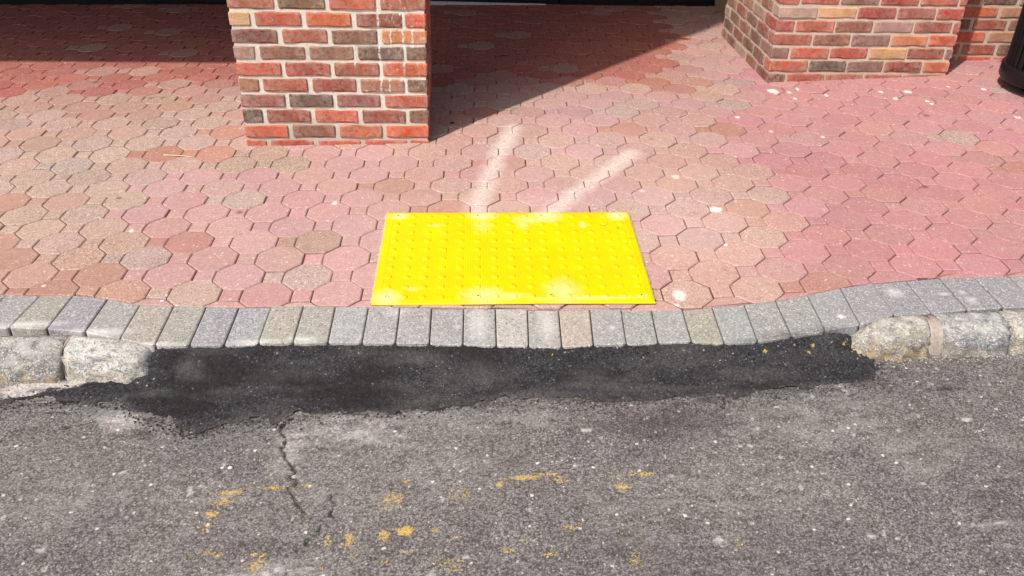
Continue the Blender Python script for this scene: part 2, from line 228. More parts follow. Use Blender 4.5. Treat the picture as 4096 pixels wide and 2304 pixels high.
def drip_mix(b, c):
    P = b.pos(); s = b.sep(P); w = b.math('MULTIPLY', b.math('SUBTRACT', b.noise(P, 40, 3), .5), .02)
    out = None
    for (x0, z0, x1, z1, wd) in DRIPS:
        m = b.ramp(b.math('ABSOLUTE', b.math('SUBTRACT', b.math('ADD', s[0], w), (x0+x1)/2)), wd*1.5, wd*.5)
        m = b.math('MULTIPLY', m, b.math('MULTIPLY', b.ramp(s[2], z1-.004, z1+.004), b.ramp(s[2], z0+.006, z0)))
        out = m if out is None else b.math('MAXIMUM', out, m)
    out = b.math('MULTIPLY', out, b.ramp(b.noise(P, 70, 4, .7), .34, .60, .0, .80))
    hz = b.math('MULTIPLY', b.ramp(b.noise(b.vmath('MULTIPLY', P, (1.4, 1, .7)), 34, 5, .75), .55, .70), b.math('MULTIPLY', b.ramp(s[0], .50, .66), b.ramp(s[2], .10, .28)))
    out = b.math('MAXIMUM', out, b.math('MULTIPLY', hz, .55))
    out = b.math('MULTIPLY', out, b.ramp(s[1], .02, .012))
    return b.mix(out, c, lin((240, 238, 232)))
def mortar_material(name, srgb, drips=False):
    b = NB(name, .95); P = b.pos(); n = b.noise(P, 60, 5, .7); f = b.noise(P, 330, 3, .7); n1 = b.noise(P, 7, 3)
    c = b.hsv(lin(srgb), v=b.ramp(n, .25, .75, .78, 1.12)); c = b.hsv(c, v=b.ramp(f, .3, .7, .85, 1.12))
    c = b.mix(b.ramp(n1, .55, .75, 0, .4), c, lin((150, 138, 120)))
    s = b.sep(P); c = b.mix(b.math('MULTIPLY', b.ramp(s[2], .14, .0), .5), c, lin((150, 142, 124)))   # splash dirt near the ground
    if drips: c = drip_mix(b, c)
    b.bump(b.math('ADD', n, f), .002, .7); return b.color(c)
def border_material():
    b = NB('grey_concrete_paver', .92); P = b.pos(); oi = b.n('ObjectInfo')
    mid = b.noise(P, 50, 4, .6); f = b.noise(P, 400, 2, .7); g = b.sep(b.voro(P, 240))
    c = b.hsv(oi.outputs['Color'], v=b.ramp(mid, .25, .75, .86, 1.13)); c = b.hsv(c, v=b.ramp(f, .25, .75, .75, 1.22))
    c = b.mix(b.math('MULTIPLY', b.ramp(g[0], .84, .9), .55), c, lin((216, 212, 206)))
    c = b.mix(b.math('MULTIPLY', b.ramp(g[1], .88, .93), b.math('ADD', .2, b.math('MULTIPLY', oi.outputs['Alpha'], .45))), c, lin((70, 68, 66)))
    c = b.mix(b.math('MULTIPLY', b.blobs(P, BORDERSPOT, .8, .2, 40), b.ramp(b.noise(P, 60, 4, .7), .3, .6, .4, .95)), c, lin((226, 222, 216)))
    c = b.mix(b.math('MULTIPLY', b.blobs(P, [(1.93, -1.545, .09, .025, .8), (2.05, -1.53, .05, .02, .8), (1.8, -1.56, .05, .018, .6)], .9, .5, 50), b.ramp(f, .4, .55)), c, lin((40, 40, 42)))
    b.bump(b.math('ADD', f, g[0]), .0015, .5); return b.color(c)
def asphalt_material(name, base, warm, contrast, patch=False):
    b = NB(name, .93); P = b.pos()
    vn = b.n('TexVoronoi', feature='F1'); b.set(vn.inputs['Vector'], P); vn.inputs['Scale'].default_value = 210
    g = b.sep(vn.outputs['Color']); f = b.noise(P, 520, 2, .7); big = b.noise(P, 5, 4, .6); mid = b.noise(P, 26, 4, .65)
    c = b.mix(b.ramp(g[0], .1, .9), b.hsv(lin(base), v=1-contrast), b.hsv(lin(base), v=1+contrast))
    c = b.mix(b.math('MULTIPLY', b.ramp(g[1], .5, 1), .45), c, lin(warm))
    c = b.hsv(c, v=b.ramp(vn.outputs['Distance'], .2, .75, 1.12, .55))
    c = b.hsv(c, v=b.ramp(big, .3, .7, .86, 1.13)); c = b.hsv(c, v=b.ramp(mid, .25, .75, .84, 1.16)); c = b.hsv(c, v=b.ramp(f, .25, .75, .8, 1.2))
    pits = b.noise(b.vmath('ADD', P, (.3, 2.2, 0)), 130, 4, .75)
    c = b.mix(b.math('MULTIPLY', b.ramp(pits, .56, .68), .70), c, lin((52, 48, 47)))
    c = b.mix(b.math('MULTIPLY', b.ramp(b.noise(b.vmath('ADD', P, (8.3, 1.2, 0)), 150, 3, .7), .60, .70), .55 if not patch else .25), c, lin((196, 188, 182)))
    PW = b.vmath('ADD', P, b.vmath('MULTIPLY', b.vmath('SUBTRACT', b.noise(P, 160, 2, .6, 1), (.5, .5, .5)), (.010, .010, 0)))
    for sc, th, am in ((85, .986, .8), (150, .978, .6)) if not patch else ((120, .992, .6), (230, .975, .45)):
        PV = b.vmath('ADD', PW, (1.1+sc, 4.7, 0)); v3 = b.sep(b.voro(PV, sc))
        c = b.mix(b.math('MULTIPLY', b.math('MULTIPLY', b.ramp(v3[0], th, th+.004), am), b.ramp(b.voro(PV, sc, 'Distance'), .46, .30)), c, lin((228, 220, 212)) if not patch else lin((190, 182, 174)))
    yel, wh, dk = b.attr('yellow'), b.attr('white'), b.attr('dark')
    c = b.mix(b.math('MULTIPLY', dk, .9), c, lin((34, 31, 31)))
    c = b.mix(b.math('MULTIPLY', wh, b.ramp(b.noise(P, 140, 4, .75), .36, .58, .25, 1.)), c, lin((222, 214, 206)) if not patch else lin((118, 112, 110)))
    gn = b.noise(P, 170, 3, .7)
    ym = b.ramp(b.math('ADD', yel, b.math('MULTIPLY', b.math('SUBTRACT', gn, .5), 3.2)), .70, .82) if not patch else yel
    c = b.mix(b.math('MULTIPLY', ym, b.ramp(g[2], .0, .7, .35, .95)), c, lin((208, 172, 84)))
    b.bump(b.math('ADD', b.math('MULTIPLY', g[0], .8), f), .0022, .6); return b.color(c)
def granite_material():
    b = NB('granite', .85); P = b.objc(); oi = b.n('ObjectInfo')
    n = b.noise(P, 22, 4, .65); f = b.noise(P, 150, 4, .7); g = b.sep(b.voro(P, 300)); z = b.sep(b.objc())[2]
    c = b.hsv(oi.outputs['Color'], v=b.ramp(f, .25, .75, .5, 1.4))
    c = b.mix(b.math('MULTIPLY', b.ramp(g[0], .78, .86), .7), c, lin((226, 222, 212)))
    c = b.mix(b.math('MULTIPLY', b.ramp(g[1], .74, .84), .65), c, lin((78, 77, 76)))
    gr = b.n('NewGeometry'); nz = b.sep(gr.outputs['True Normal'])[2]
    tan = b.math('MULTIPLY', b.ramp(b.math('ADD', n, b.ramp(z, .09, .01, -.08, .16)), .46, .62), oi.outputs['Alpha'])
    c = b.mix(tan, c, lin((176, 152, 112)))
    c = b.mix(b.math('MULTIPLY', b.ramp(b.noise(b.vmath('MULTIPLY', P, (.6, 1, 1.6)), 60, 5, .75), .48, .62), .62), c, lin((84, 86, 90)))
    c = b.mix(b.math('MULTIPLY', b.math('MULTIPLY', b.ramp(z, .065, .092), b.ramp(b.noise(P, 30, 4, .7), .42, .60)), .45), c, lin((214, 210, 202)))
    b.bump(b.math('ADD', b.math('MULTIPLY', n, .8), f), .006, .8); return b.color(c)
def simple(name, srgb, rough=.7, k=1, ns=40, amt=.15, bump=.0, metal=0.):
    b = NB(name, rough); P = b.objc(); n = b.noise(P, ns, 4, .6)
    b.b.inputs['Metallic'].default_value = metal
    if bump: b.bump(n, bump, .6)
    return b.color(b.hsv(lin(srgb), v=b.ramp(n, .25, .75, 1-amt, 1+amt)))

M = {}
M['paver'] = paver_material('red_concrete_paver'); M['paver_far'] = paver_material('red_concrete_paver_run', True)
M['sand'] = simple('joint_sand', (104, 74, 64), .98, ns=9, amt=.6)
M['border'] = border_material()
M['bed'] = simple('dark_bedding', (52, 48, 46), .98, ns=200, amt=.4)
M['road'] = asphalt_material('worn_asphalt', (124, 120, 118), (136, 125, 119), .52)
M['patch'] = asphalt_material('fresh_asphalt', (50, 50, 53), (64, 62, 63), .6, True)
M['granite'] = granite_material()
M['brick'] = brick_material('clay_brick'); M['brick_drip'] = brick_material('clay_brick_limed', True)
M['mortar_drip'] = mortar_material('pale_mortar', (222, 215, 202), True); M['mortar'] = mortar_material('grey_mortar', (204, 190, 170))
M['black'] = simple('black_painted_steel', (22, 21, 24), .42, ns=90, amt=.3)
M['frame'] = simple('black_frame_metal', (26, 27, 30), .4, ns=30, amt=.2)
M['alu'] = simple('aluminium_threshold', (196, 197, 200), .45, ns=120, amt=.2)
M['stone'] = simple('beige_stone', (168, 148, 122), .85, ns=60, amt=.15, bump=.001)
M['stucco'] = simple('roof_render', (150, 130, 118), .9, ns=30, amt=.1)
M['mortar_fill'] = simple('mortar_fill', (196, 184, 170), .93, ns=90, amt=.18, bump=.002)
M['mortar_fill_dark'] = simple('grey_mortar_fill', (168, 156, 146), .93, ns=90, amt=.25, bump=.002)
M['straw'] = simple('dry_straw', (222, 200, 160), .8); M['leaf'] = simple('dry_leaf', (176, 112, 52), .7, ns=80, amt=.4); M['leaf_dark'] = simple('dark_leaf', (58, 46, 40), .8, ns=80, amt=.4)
M['pebble'] = simple('pale_pebble', (226, 222, 216), .8)
M['sealant'] = simple('pale_sealant', (206, 176, 166), .8, ns=120, amt=.2)
M['crumb'] = simple('asphalt_crumb', (48, 46, 47), .9, ns=200, amt=.4); M['grit'] = simple('pale_grit', (176, 164, 150), .95, ns=300, amt=.4)
M['screw'] = simple('screw_steel', (96, 92, 80), .4, metal=.8)
def glass_material():
    b = NB('dark_glass', .06); b.b.inputs['Specular IOR Level'].default_value = .5
    return b.color((.006, .007, .008))
M['glass'] = glass_material()
def mat_material(name, ribs):
    b = NB(name, .5); b.b.inputs['Specular IOR Level'].default_value = .3
    P = b.pos(); O = b.n('TexCoord').outputs['Object']
    n = b.noise(P, 9, 4, .6); f = b.noise(P, 220, 3, .7)
    c = b.hsv((.72, .585, .0), v=b.ramp(n, .3, .7, .95, 1.06)); c = b.hsv(c, v=b.ramp(f, .3, .7, .94, 1.06))
    D = [(-.408, .27, .03, .022, .7), (-.10, .275, .045, .035, .8), (.14, .27, .05, .045, .75), (.41, .27, .035, .03, .8), (-.41, -.27, .04, .035, .75), (-.1, -.26, .06, .04, .6), (.16, -.24, .05, .06, .55), (.42, -.27, .02, .012, .4), (.07, .24, .05, .03, .4), (.27, .20, .01, .02, .7), (-.02, -.265, .06, .02, .5), (.22, -.28, .16, .01, .5), (-.1, .2, .03, .05, .3), (-.27, .2, .02, .012, .35), (-.33, -.22, .02, .012, .4), (.05, .2, .02, .03, .35)]
    g = M_YAW
    L = []
    for (x, y, rx, ry, s_) in D: L.append((MX+x*math.cos(g)-y*math.sin(g), MY+x*math.sin(g)+y*math.cos(g), rx, ry, s_))
    c = b.mix(b.math('MULTIPLY', b.blobs(P, L, 1.0, .25, 40), b.ramp(b.noise(b.vmath('MULTIPLY', P, (1.6, .5, 1)), 90, 5, .8), .30, .62, .15, 1.)), c, lin((250, 244, 214)))
    dk = [(.35, .195, .012, .006, .8), (.40, .175, .008, .006, .8), (.44, .10, .012, .005, .7), (.42, .065, .006, .004, .7), (-.08, .155, .005, .004, .8), (.2, .215, .005, .004, .8), (.10, .26, .006, .004, .6), (0, -.2, .006, .012, .4)]
    L = [(MX+x*math.cos(g)-y*math.sin(g), MY+x*math.sin(g)+y*math.cos(g), rx, ry, s_) for (x, y, rx, ry, s_) in dk]
    c = b.mix(b.math('MULTIPLY', b.blobs(P, L, .7, .4, 160), b.ramp(f, .42, .55)), c, lin((92, 74, 20)))
    gr = b.math('MULTIPLY', b.ramp(b.noise(P, 6, 5, .7), .45, .72), b.ramp(f, .35, .6)); c = b.mix(b.math('MULTIPLY', gr, .22), c, lin((150, 120, 30)))
    if ribs:
        w = b.n('TexWave', wave_type='BANDS', bands_direction='X'); b.set(w.inputs['Vector'], O); w.inputs['Scale'].default_value = 56
        b.bump(b.math('ADD', b.math('MULTIPLY', w.outputs['Fac'], 1.), b.math('MULTIPLY', f, .3)), .0007, .5)
    return b.color(c)
MX, MY, MZ, M_YAW = 1.116, -1.0105, -.0233, -.018
M['mat'] = mat_material('yellow_plastic', True); M['dome'] = mat_material('yellow_plastic_dome', False)

# ------------------------------------------------------------------ road
def attr_set(me, nm, vals):
    a = me.attributes.new(nm, 'FLOAT', 'POINT'); a.data.foreach_set('value', np.ascontiguousarray(vals, dtype=np.float32))
def blob_field(X, Y, L, thr=.5, s=0, sc=90, speck=1., warp=.35):
    out = np.zeros_like(X); n1 = fbm(X*sc, Y*sc*.8, s, 4); n2 = fbm(X*25, Y*25, s+9, 3)-.5
    for x, y, rx, ry, st in L:
        d = np.sqrt(((X-x)/max(rx, .006))**2+((Y-y)/max(ry, .006))**2)+n2*warp*3
        e = np.clip(1.25-d, 0, 1)*st
        out = np.maximum(out, e)
    return out, n1
def poly_dist(X, Y, pts):
    best = np.full(X.shape, 9.); tt = np.zeros_like(X); n = len(pts)-1
    for i in range(n):
        ax, ay = pts[i]; bx, by = pts[i+1]; dx, dy = bx-ax, by-ay; L2 = dx*dx+dy*dy+1e-9
        t = np.clip(((X-ax)*dx+(Y-ay)*dy)/L2, 0, 1); d = np.hypot(X-ax-t*dx, Y-ay-t*dy)
        m = d < best; best = np.where(m, d, best); tt = np.where(m, (i+t)/n, tt)
    return best, tt
def inside(X, Y, poly):
    r = np.zeros(X.shape, bool); n = len(poly)
    for i in range(n):
        x0, y0 = poly[i]; x1, y1 = poly[(i+1) % n]
        c = ((y0 > Y) != (y1 > Y)) & (X < (x1-x0)*(Y-y0)/((y1-y0) if abs(y1-y0) > 1e-9 else 1e-9)+x0)
        r ^= c
    return r
def grid_mesh(name, xs, ys, Z, mat, keep=None):
    nx, ny = len(xs), len(ys); X, Y = np.meshgrid(xs, ys)
    co = np.stack([X, Y, Z], -1).reshape(-1, 3)
    idx = np.arange(nx*ny).reshape(ny, nx)
    q = np.stack([idx[:-1, :-1], idx[:-1, 1:], idx[1:, 1:], idx[1:, :-1]], -1).reshape(-1, 4)
    used = None
    if keep is not None:
        q = q[keep.reshape(-1)]; used = np.unique(q); rm = np.zeros(nx*ny, int); rm[used] = np.arange(len(used)); q = rm[q]; co = co[used]
    me = bpy.data.meshes.new(name); me.vertices.add(len(co)); me.vertices.foreach_set('co', co.astype(np.float32).reshape(-1))
    me.loops.add(q.size); me.loops.foreach_set('vertex_index', q.reshape(-1).astype(np.int32))
    me.polygons.add(len(q)); me.polygons.foreach_set('loop_start', (np.arange(len(q))*4).astype(np.int32)); me.polygons.foreach_set('loop_total', np.full(len(q), 4, np.int32))
    me.update(calc_edges=True); me.materials.append(mat); return me, used
step = .0046
xs = np.arange(-1.1, 3.4, step); ys = np.arange(-2.85, -1.40, step); X, Y = np.meshgrid(xs, ys)
nr = np.random.RandomState(3)
edge = np.minimum(np.minimum(X-xs[0], xs[-1]-X), np.minimum(Y-ys[0], ys[-1]-Y)); ef = np.clip(edge/.05, 0, 1)
Zr = RZ(X, Y)+ef*((nr.rand(*X.shape)-.5)*.0026+(fbm(X*18, Y*18, 2)-.5)*.004)
crack = np.zeros_like(X)
for i, c in enumerate(CRACKS):
    wob = (fbm(X*45, Y*45, 5+i, 5)-.5)*.045
    d, t = poly_dist(X+wob, Y-wob*.7, c); w = (.0046 if i == 0 else .0028)*(1-.55*t)
    crack = np.maximum(crack, np.clip(1.5-d/w, 0, 1)*(.75+.5*fbm(X*60, Y*60, 31)))
Zr -= np.clip(crack, 0, 1)*.006*ef
yb, yn = blob_field(X, Y, [(a, b, c*1.1, d*1.1, .22+.78*e) for a, b, c, d, e in YELLOW], s=11, warp=.30)
yel = np.clip(yb*.80+.50*yn, 0, 1.4)*(yb > .02)
wb, wn = blob_field(X, Y, WHITE, s=23, warp=.30)
whi = np.clip((wb*.80+wn-.74)/.45, 0, 1)*.75
# scattered small white spatters
sp = fbm(X*38, Y*38, 77, 2); whi = np.maximum(whi, np.clip((sp-.865)/.03, 0, 1)*.6)
db, dn = blob_field(X, Y, DARK, s=41, warp=.2)
drk = np.maximum(np.clip(db*.85*(.55+.9*dn), 0, .85), np.clip(crack*1.1, 0, 1))
drk = np.maximum(drk, np.clip((fbm(X*6, Y*9, 91, 4)-.62)/.2, 0, 1)*.25)
pd_, _ = poly_dist(X, Y, [tuple(p) for p in PATCH]+[tuple(PATCH[0])])
drk = np.maximum(drk, np.clip(1-pd_/.045, 0, 1)**1.4*np.clip(fbm(X*14, Y*40, 19, 4)*2.4-.70, 0, 1)*.9)
me, _ = grid_mesh('road', xs, ys, Zr, M['road'])
def soft(L, s):
    o_ = np.zeros_like(X); wx = (fbm(X*7, Y*7, s, 4)-.5)
    for x, y, rx, ry, st in L: o_ = np.maximum(o_, np.exp(-((X-x+wx*rx)/rx)**2-((Y-y+wx*ry*1.5)/ry)**2)*st)
    return o_
du = soft(DUST, 101)*np.clip(fbm(X*22, Y*50, 103, 5)*2.4-.75, 0, 1); whi = np.maximum(whi, du*.85)
bdk = soft(BROAD, 107)*np.clip(fbm(X*16, Y*30, 109, 5)*2.2-.6, 0, 1); drk = np.maximum(drk, bdk*.75)
whi = whi*(1-np.clip(crack*1.3, 0, 1))
attr_set(me, 'yellow', yel.reshape(-1)); attr_set(me, 'white', whi.reshape(-1)); attr_set(me, 'dark', drk.reshape(-1))
road = tag(obj('road', me), 'worn grey asphalt road with faded yellow paint in front of the kerb', kind='structure')
# the rest of the carriageway as one sheet around the part seen close to
x0, x1, y0, y1 = xs[0], xs[-1], ys[0], ys[-1]; B = 60.
def rz4(p): return [(x, y, RZ(x, y)) for x, y in p]
v = rz4([(-B, -B), (B, -B), (B, y0), (-B, y0), (x0, y0), (x0, y1), (-B, y1), (x1, y0), (B, y1), (x1, y1)])
me2 = mesh('road_surround', v, [(0, 1, 2, 3), (3, 4, 5, 6), (7, 2, 8, 9)], M['road'])
obj('carriageway', me2, road)

# fresh patch, ramped up to the dropped border
bj = np.array(JOINTS); bxs, bys = bj[:, 2], bj[:, 3]
def front_y(x): return np.interp(x, bxs, bys)
px = np.arange(-.62, 2.40, .0042); py = np.arange(-1.92, -1.40, .0042); PX, PY = np.meshgrid(px, py)
wv = (fbm(PX*16, PY*34, 61, 4)-.5)*.058; wv2 = (fbm(PX*70, PY*120, 63, 3)-.5)*.026
poly = [tuple(p) for p in PATCH]; poly = [(x, (y if y < -1.62 or x < .04 or x > 2.1 else y+.04)) for x, y in poly]
ins = inside(PX+wv*.6+wv2, PY+wv+wv2*.7, poly) & (PY < front_y(PX)+.02)
bd, _ = poly_dist(PX, PY, poly+[poly[0]])
fy = front_y(PX); FZ = G(PX, fy)-.008
tt = np.clip((fy-PY)/.16, 0, 1); ramp = FZ*(1-tt)**1.5+(RZ(PX, PY)+.007)*(1-(1-tt)**1.5)
mid_x = sm(-.05, .06, PX)*(1-sm(2.05, 2.25, PX))
Zp = np.where(True, ramp*mid_x+(RZ(PX, PY)+.007)*(1-mid_x), 0)
ed = np.clip(bd/.03, 0, 1); lowside = PY < fy-.10
Zp = Zp-np.where(lowside, (1-ed)*.0050, 0)+(nr.rand(*PX.shape)-.5)*.0032+(fbm(PX*26, PY*30, 71)-.5)*.009+(fbm(PX*95, PY*95, 73, 3)-.5)*.006
cell = ins[:-1, :-1] & ins[1:, :-1] & ins[:-1, 1:] & ins[1:, 1:]
me, used = grid_mesh('asphalt_patch', px, py, Zp, M['patch'], cell)
pl, pn = blob_field(PX, PY, PLIGHT, s=51, warp=.25)
whp = np.clip(pl*.65*(.35+pn), 0, .5)+np.clip((fbm(PX*5, PY*20, 53, 5)-.50)/.3, 0, 1)*.34+np.where(lowside, (1-np.clip(bd/.022, 0, 1))*.25, 0)
fl = np.array([(1.07, -1.575), (1.10, -1.585), (1.21, -1.565), (2.0, -1.57), (2.06, -1.56), (2.1, -1.555), (2.12, -1.575), (1.98, -1.59), (2.13, -1.60), (1.3, -1.6), (.93, -1.6), (1.5, -1.66), (.55, -1.66), (1.85, -1.585)])
yp = np.zeros_like(PX)
for q in fl: yp = np.maximum(yp, (np.hypot(PX-q[0], (PY-q[1])*1.4)+(fbm(PX*120, PY*120, 3)-.5)*.02 < .0022).astype(float))
attr_set(me, 'yellow', yp.reshape(-1)[used]); attr_set(me, 'white', whp.reshape(-1)[used]); attr_set(me, 'dark', (np.clip((fbm(PX*6, PY*14, 57, 4)-.42)/.2, 0, 1)*.75).reshape(-1)[used])
tag(obj('asphalt_patch', me), 'fresh black asphalt patch along the dropped kerb', kind='structure')

# ------------------------------------------------------------------ sidewalk: bedding sheet, octagon pavers
gx_ = np.concatenate([[-60, -20], np.arange(-7, 8.01, .12), [20, 60]]); gy_ = np.concatenate([np.arange(-1.30, 3.0, .1), [6, 20]])
GX, GY = np.meshgrid(gx_, gy_)
GXc = np.clip(GX, -7, 8)
yfr = np.interp(GX, bj[:, 0], bj[:, 1])-.03
GY2 = np.where(GY < -1.25, yfr, np.maximum(GY, yfr))
me, _ = grid_mesh('sidewalk', gx_, gy_, G(GXc, GY2)-.0068, M['sand'])
co = np.stack([GX, GY2, G(GXc, GY2)-.0068], -1).reshape(-1).astype(np.float32); me.vertices.foreach_set('co', co); me.update()
sidewalk = tag(obj('sidewalk', me), 'red octagonal paver sidewalk in front of the brick pillars', kind='structure')

A = .2295; H = A/2; Wd = A/math.sqrt(2); hw = Wd/2; hs = Wd*(math.sqrt(2)-1)/2
OX, OY, OYAW = -.0366, -1.2141, -.028
cs, sn = math.cos(OYAW), math.sin(OYAW)
JG, CH, DZ = .0019, .0034, .0030
def offset_in(poly, d):
    n = len(poly); out = []
    for i in range(n):
        p0, p1, p2 = Vector(poly[i-1]), Vector(poly[i]), Vector(poly[(i+1) % n])
        e1, e2 = (p1-p0), (p2-p1)
        if e1.length < 1e-6 or e2.length < 1e-6: out.append(tuple(p1)); continue
        e1.normalize(); e2.normalize(); n1 = Vector((-e1.y, e1.x)); n2 = Vector((-e2.y, e2.x))
        k = 1+n1.dot(n2)
        off = (n1+n2)*(d/max(k, .25)); out.append((p1.x+off.x, p1.y+off.y))
    return out
def clip(poly, px_, py_, nx, ny):
    out = []; n = len(poly)
    for i in range(n):
        a, b = poly[i], poly[(i+1) % n]; da = (a[0]-px_)*nx+(a[1]-py_)*ny; db = (b[0]-px_)*nx+(b[1]-py_)*ny
        if da >= 0: out.append(a)
        if (da >= 0) != (db >= 0):
            t = da/(da-db); out.append((a[0]+(b[0]-a[0])*t, a[1]+(b[1]-a[1])*t))
    return out
def area(p): return .5*sum(p[i][0]*p[(i+1) % len(p)][1]-p[(i+1) % len(p)][0]*p[i][1] for i in range(len(p)))
OCT = [(hw, -hs), (hw, hs), (hs, hw), (-hs, hw), (-hw, hs), (-hw, -hs), (-hs, -hw), (hs, -hw)]
SQ = [(-hw-2*hs, -hs), (-hw, -hs), (-hw, hs), (-hw-2*hs, hs)]
def shrink(poly, own_edge):      # joint gap on the outer sides, none on the dummy joint between octagon and square
    return offset_in(poly, JG)
def unit_geom(polys, seed=0):
    V, F = [], []; q = random.Random(seed)
    for p in polys:
        if len(p) < 3 or abs(area(p)) < 1e-4: continue
        o = offset_in(p, JG); i_ = offset_in(p, JG+CH); n = len(o); b = len(V)
        V += [(x, y, -.014) for x, y in o]+[(x, y, -DZ) for x, y in o]+[(x, y, 0) for x, y in i_]
        for k in range(n):
            l = (k+1) % n
            F += [(b+k, b+l, b+n+l, b+n+k), (b+n+k, b+n+l, b+2*n+l, b+2*n+k)]
        F.append(tuple(b+2*n+k for k in range(n)))
    return V, F
# the square belongs to the octagon on its right: fill the dummy joint between them
def dummy(V, F):
    b = len(V); e = JG+.0002
    V += [(-hw-e, -hs+.004, -.0055), (-hw+e, -hs+.004, -.0055), (-hw+e, hs-.004, -.0055), (-hw-e, hs-.004, -.0055)]; F.append((b, b+1, b+2, b+3))
Vu, Fu = unit_geom([OCT, SQ]); dummy(Vu, Fu)
def worn(V, seed):
    q = random.Random(seed); J = {}
    out = []
    for (x, y, z) in V:
        k = (round(x, 3), round(y, 3))
        if k not in J: J[k] = (q.gauss(0, .0003), q.gauss(0, .0003), q.gauss(0, .0003))
        d = J[k]; out.append((x+d[0], y+d[1], z+d[2]))
    return out
unit_me = [mesh('paver', worn(Vu, s_), Fu, M['paver']) for s_ in range(7)]
SPECIAL = {(4, 3): ((172, 144, 126), .5), (2, 9): ((172, 154, 134), 1), (0, 9): ((180, 158, 138), .9), (1, 10): ((182, 154, 136), .9), (-1, 10): ((198, 142, 122), .3), (-3, 10): ((182, 126, 106), .3), (-2, 1): ((180, 138, 120), .3), (-3, 0): ((176, 132, 116), .3), (-1, 0): ((194, 152, 134), .7), (-2, 3): ((186, 160, 142), 1), (-3, 2): ((190, 158, 138), 1),
           (8, 8): ((196, 180, 162), .9), (14, 8): ((196, 152, 134), .6), (19, 12): ((182, 130, 114), .3)}
def paver_colour(x, y, i, j):
    q = random.Random(i*7919+j*104729)
    if (i, j) in SPECIAL: return tuple(a_*.75+b_*.25 for a_, b_ in zip(SPECIAL[(i, j)][0], (196, 156, 146))), SPECIAL[(i, j)][1]
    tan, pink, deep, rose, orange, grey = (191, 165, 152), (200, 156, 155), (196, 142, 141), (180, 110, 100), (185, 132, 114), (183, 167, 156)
    nz = float(fbm(np.array(x*1.3), np.array(y*1.3), 5, 3))-.5
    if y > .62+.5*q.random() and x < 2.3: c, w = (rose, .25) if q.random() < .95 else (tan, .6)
    elif x < -.22+nz*.3+.12*max(0, y+.6): c, w = (tan, .9) if q.random() < .80-.6*sm(.1, .8, y) else ((188, 146, 134), .5)
    elif x < .72 and y < -.1: c, w = (pink, .35) if q.random() < .93 else (tan, .7)
    elif x > 2.02+.22*(y+1.2)+nz*.5 : c, w = (deep, .22) if q.random() < .86 else ((196, 150, 150), .45)
    else:
        t = q.random(); c, w = ((194, 160, 146), .75) if t < .5 else (pink, .45) if t < .75 else ((195, 152, 140), .5) if t < .95 else (orange, .3) if t < .98 else (grey, .9)
    if q.random() < .018: c, w = grey, 1.
    elif q.random() < .02: c, w = orange, .25
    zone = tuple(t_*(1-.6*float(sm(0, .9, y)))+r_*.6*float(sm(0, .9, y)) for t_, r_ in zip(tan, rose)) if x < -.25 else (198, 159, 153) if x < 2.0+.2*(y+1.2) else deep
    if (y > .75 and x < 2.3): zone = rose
    c = tuple(a_*.58+b_*.42 for a_, b_ in zip(c, zone)); k = 1+q.uniform(-.03, .03)
    return tuple(min(255, v*k+q.uniform(-3, 3)) for v in c), min(1, w*q.uniform(.7, 1.25))
KG = .80
def bord(x):                      # border line (upper edge), local tangent
    y = np.interp(x, bj[:, 0], bj[:, 1]); e = .05
    s = (np.interp(x+e, bj[:, 0], bj[:, 1])-np.interp(x-e, bj[:, 0], bj[:, 1]))/(2*e); return float(y), float(s)
units = []
for j in range(-3, 36):
    for i in range(-32, 48):
        if (i+j) % 2 == 0: continue       # row 0 holds odd columns
        dx, dy = i*H, j*H
        x, y = OX+cs*dx-sn*dy, OY+sn*dx+cs*dy
        if y > 2.72 or x < -3.4 or x > 5.2: continue
        by, bs = bord(x)
        if y < by-hw-.02: continue
        if y-by > 0 and (0.16 < x < .66 and .16 < y < .5): continue     # wholly under the pillar
        units.append((i, j, x, y))
def view_size(x, y):
    d = Vector((x, y, float(G(x, y))))-CAM; w = d.dot(fw); u_, v_ = 2048+3484.8*d.dot(rt)/w, 1152-3484.8*d.dot(up)/w
    ok = -60 < u_ < 4156 and -40 < v_ < 2340
    hid = (0 < x-.0 and x < .8 and y > .0 and y < 1.6 and ok)
    under = abs(x-MX) < .38 and abs(y-MY) < .24
    return (1/w**3 if ok and not under else 0) if not hid else 1e-4
units.sort(key=lambda t: -view_size(t[2], t[3]))
SV, SF, SC = [], [], []
nid = 0
